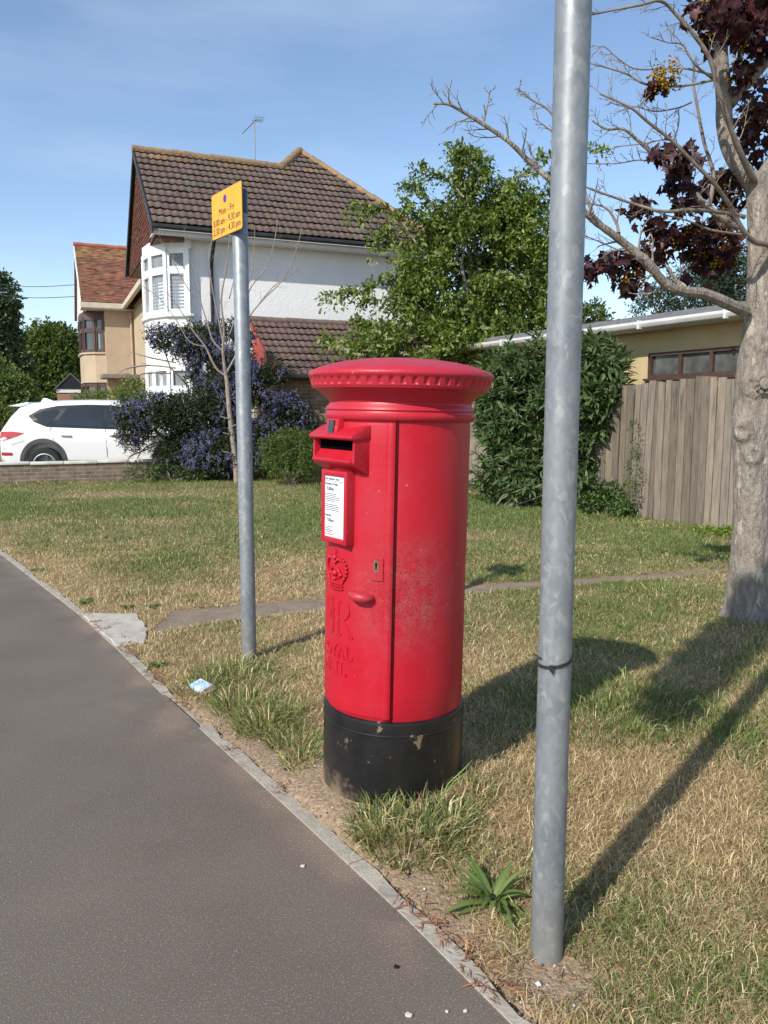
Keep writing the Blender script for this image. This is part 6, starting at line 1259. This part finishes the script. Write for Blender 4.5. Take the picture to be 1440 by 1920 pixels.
bush('round_tree', [(95, 680, 60, 62, 78), (60, 700, 38, 50, 77), (130, 690, 35, 60, 78), (95, 640, 45, 32, 78), (80, 735, 60, 30, 77), (150, 730, 30, 30, 78)], 78, 4600, 8, .85, .33, [(.085, .13, .028), (.11, .155, .035), (.065, .10, .022)], 'round dark green tree in the distance left of the beige house', 'tree', 64, stems=6, trunk_r=.25, woody=BARK)
bush('cypress_tree', [(0, 560, 22, 48, 45), (-8, 620, 34, 60, 45), (0, 690, 45, 50, 45), (10, 640, 20, 30, 45), (30, 690, 22, 26, 45)], 45, 2600, 8, .5, .22, [(.085, .12, .05), (.11, .145, .06), (.065, .095, .045)], 'tall grey green conifer at the left edge of the picture', 'tree', 65, stems=5, trunk_r=.2, woody=BARK, up=.3)
bush('flowering_shrub', [(15, 735, 40, 38, 30), (-20, 720, 40, 50, 30), (45, 752, 26, 20, 30)], 30, 1500, 7, .3, .13, [(.12, .18, .05), (.16, .23, .07), (.09, .14, .04)], 'pale green shrub at the left edge beyond the car', 'shrub', 66, stems=6)
bush('clipped_hedge', [(0, 785, 60, 22, 28), (90, 778, 60, 14, 28), (-60, 780, 60, 30, 28), (150, 775, 40, 10, 28)], 28, 2200, 6, .25, .10, [(.10, .13, .03), (.07, .10, .02), (.14, .16, .05)], 'low yellowish hedge behind the car at the left', 'hedge', 67, stems=8)
bush('small_tree', [(1105, 600, 30, 28, 24), (1075, 610, 30, 35, 24), (1125, 612, 15, 14, 24)], 24, 500, 7, .3, .12, [(.09, .13, .035), (.12, .16, .05)], 'pale green tree top above the flat roof just right of the near column', 'tree', 68, stems=4, trunk_r=.08)
bush('pine_tree', [(1290, 545, 70, 32, 26), (1345, 500, 60, 48, 26), (1225, 572, 42, 18, 26), (1380, 560, 40, 40, 26), (1270, 590, 32, 16, 26), (1400, 520, 60, 60, 26), (1350, 590, 50, 20, 26), (1215, 560, 22, 12, 26)], 26, 1600, 10, .30, .13, [(.045, .07, .045), (.06, .085, .05), (.035, .05, .03)], 'dark blue green pine behind the flat roofed building', 'tree', 69, T_LANCE, .35, 8, None, .2, .9, None, BARK, .12)
bush('nettle_clump', [(1120, 945, 32, 24, 10.9), (1165, 955, 22, 18, 10.5), (1150, 920, 20, 14, 10.8)], 11, 420, 6, .09, .05, [(.06, .12, .03), (.09, .16, .04), (.045, .085, .02)], 'dark green leafy weeds at the left foot of the wooden fence', 'weed', 70, stems=8, trunk_r=.006)
bush('ivy_sprig', [(1192, 820, 6, 34, 10.55), (1190, 880, 10, 40, 10.5), (1180, 930, 14, 30, 10.45)], 10.5, 200, 5, .06, .028, [(.09, .14, .04), (.12, .17, .05)], 'thin green climbing weed going up the fence boards', 'plant', 71, stems=5, trunk_r=.004)
bush('leafy_clump', [(1340, 1003, 30, 12, 9.0), (1360, 1010, 22, 14, 8.8), (1310, 1000, 20, 8, 9.2)], 9, 160, 5, .08, .055, [(.14, .22, .03), (.18, .27, .04)], 'bright yellow green leafy clump at the fence foot beside the maple trunk', 'weed', 72, stems=6, trunk_r=.004)
bush('dark_weed', [(940, 935, 40, 20, 12.0), (900, 920, 22, 22, 12.6), (985, 935, 30, 16, 11.9)], 12, 300, 5, .1, .05, [(.055, .10, .03), (.08, .13, .035)], 'low weeds under the broad leaved shrub just right of the pillar box', 'weed', 73, stems=6, trunk_r=.004)

# --- bare sapling in front of the ceanothus
random.seed(14); NO = at(442, 905, 15.4); NO = Vector((NO.x, NO.y, 0)); NT = empty('bare_sapling', NO, 0, 'young leafless tree with thin pale branches in front of the blue flowered bush', 'tree')
mb = MB(); TP = smooth_path([at(x, y, 15.4) for x, y in ((444, 908), (442, 870), (436, 820), (430, 770), (427, 730), (424, 705))], 4); mb.tube([p - NO for p in TP], [.058 - .02 * i / (len(TP) - 1) for i in range(len(TP))], 10)
for x, y, dx in ((436, 850, -18), (432, 815, -14), (430, 785, -16), (434, 800, 10), (437, 870, 14)): a = at(x, y, 15.35) - NO; mb.tube([a, a + Vector((dx * .010, -.05, .04))], [.014, .008], 6)
mb.build('trunk', TWIGL, NT, smooth=True, recalc=False)
for pl, r0 in (([(424, 710), (418, 660), (420, 620), (415, 560), (425, 500), (430, 450), (432, 420)], .035), ([(424, 705), (405, 690), (385, 650), (365, 625), (350, 600), (330, 570), (310, 545)], .028), ([(420, 660), (400, 640), (390, 610), (375, 560), (370, 520), (352, 470), (345, 430)], .022), ([(418, 640), (408, 590), (398, 540), (392, 480), (400, 440), (395, 410)], .018), ([(424, 700), (445, 660), (450, 630), (470, 590), (500, 555), (530, 525), (555, 470), (568, 420)], .026), ([(450, 630), (458, 580), (470, 540), (500, 500), (515, 450), (520, 410)], .018), ([(425, 640), (440, 600), (445, 560), (470, 520), (475, 480), (478, 430)], .018), ([(470, 590), (510, 540), (540, 520), (560, 500)], .012), ([(385, 650), (355, 640), (330, 600), (300, 560), (265, 535)], .014), ([(365, 560), (340, 520), (320, 480), (300, 450)], .010), ([(430, 560), (440, 520), (455, 470), (460, 440)], .012)):
    Yb = 15.4 + random.uniform(-.4, .4); W3 = [p - NO for p in smooth_path([at(x, y, 15.4 + (Yb - 15.4) * i / len(pl)) for i, (x, y) in enumerate(pl)], 4)]; m = len(W3); mb = MB(); mb.tube(W3, [r0 + (.005 - r0) * (i / (m - 1)) ** .7 for i in range(m)], 6); twigs(mb, W3, .010, 7, .45, 1, random, .35, start=.3); mb.build('branch', TWIGL, NT, smooth=True, recalc=False)

# --- tree behind the viewer whose shade falls on the right of the lawn
random.seed(77); r = np.random.default_rng(77); HO = Vector((2.9, -2.6, 0)); HT = empty('street_tree', HO, 0, 'leafy tree behind the viewpoint whose shade falls across the lawn at the right', 'tree')
mb = MB(); mb.tube(limb_path((0, 0, -.1), (0, .1, 3.6), 6, .02), [.16, .15, .14, .13, .12, .11, .1], 12); hb = [(-1.74, -.50, 4.0, .08, .08, .08, 60), (-1.60, -.28, 4.0, .11, .11, .10, 60), (-1.42, -.02, 4.0, .14, .14, .12, 60), (-1.24, .26, 4.0, .16, .16, .14, 60), (-1.04, .54, 4.0, .17, .17, .14, 60), (-.80, .82, 4.0, .18, .18, .15, 60), (-.52, 1.12, 4.0, .2, .2, .16, 60), (2.6, -2.4, 5.2, 1.3, 1.2, .9), (1.6, -1.2, 4.8, .9, .9, .6)]
hub = Vector((-1.6, -.25, 5.7)) - HO; mb.tube(smooth_path([(0, .1, 3.3), Vector((2.2, -2.1, 6.0)) - HO, Vector((.8, -1.6, 7.0)) - HO, Vector((-.9, -.9, 6.6)) - HO, hub], 4), [.08 - .003 * i for i in range(17)], 8)
for i, b in enumerate(hb): mb.tube(limb_path(hub if i < 7 else (0, .1, 3.3), Vector(b[:3]) - HO, 6, .03), [.02, .018, .016, .014, .012, .010, .008], 6)
mb.build('trunk', BARK, HT, smooth=True, recalc=False)
P, D = blob_points(hb, 5200, .1, r); Q, dd = sprays(P, D, 6, .07, .6, r, .1); leaves('leaves', Q - np.array(HO), .05 + .03 * r.random(len(Q)), T_LEAF, LEAF, HT, pick(len(Q), [(.07, .12, .02), (.1, .15, .03)], .15, r), dirs=dd, up=1, rng=r)

# --- overhead wires far left
for i, (y0, y1, lb) in enumerate(((523, 534, 'upper of the two thin dark wires crossing the sky at the left'), (542, 556, 'lower of the two thin dark wires crossing the sky at the left'))):
    a = at(-60, y0 - 4, 42); b = at(139, y1, 33.5); mb = MB(); mb.tube([a.lerp(b, t / 12) - Vector((0, 0, .25 * math.sin(math.pi * t / 12))) for t in range(13)], .014, 5); tag(mb.build('overhead_wire', BLACKP, None), lb, 'wire', 'overhead wires')
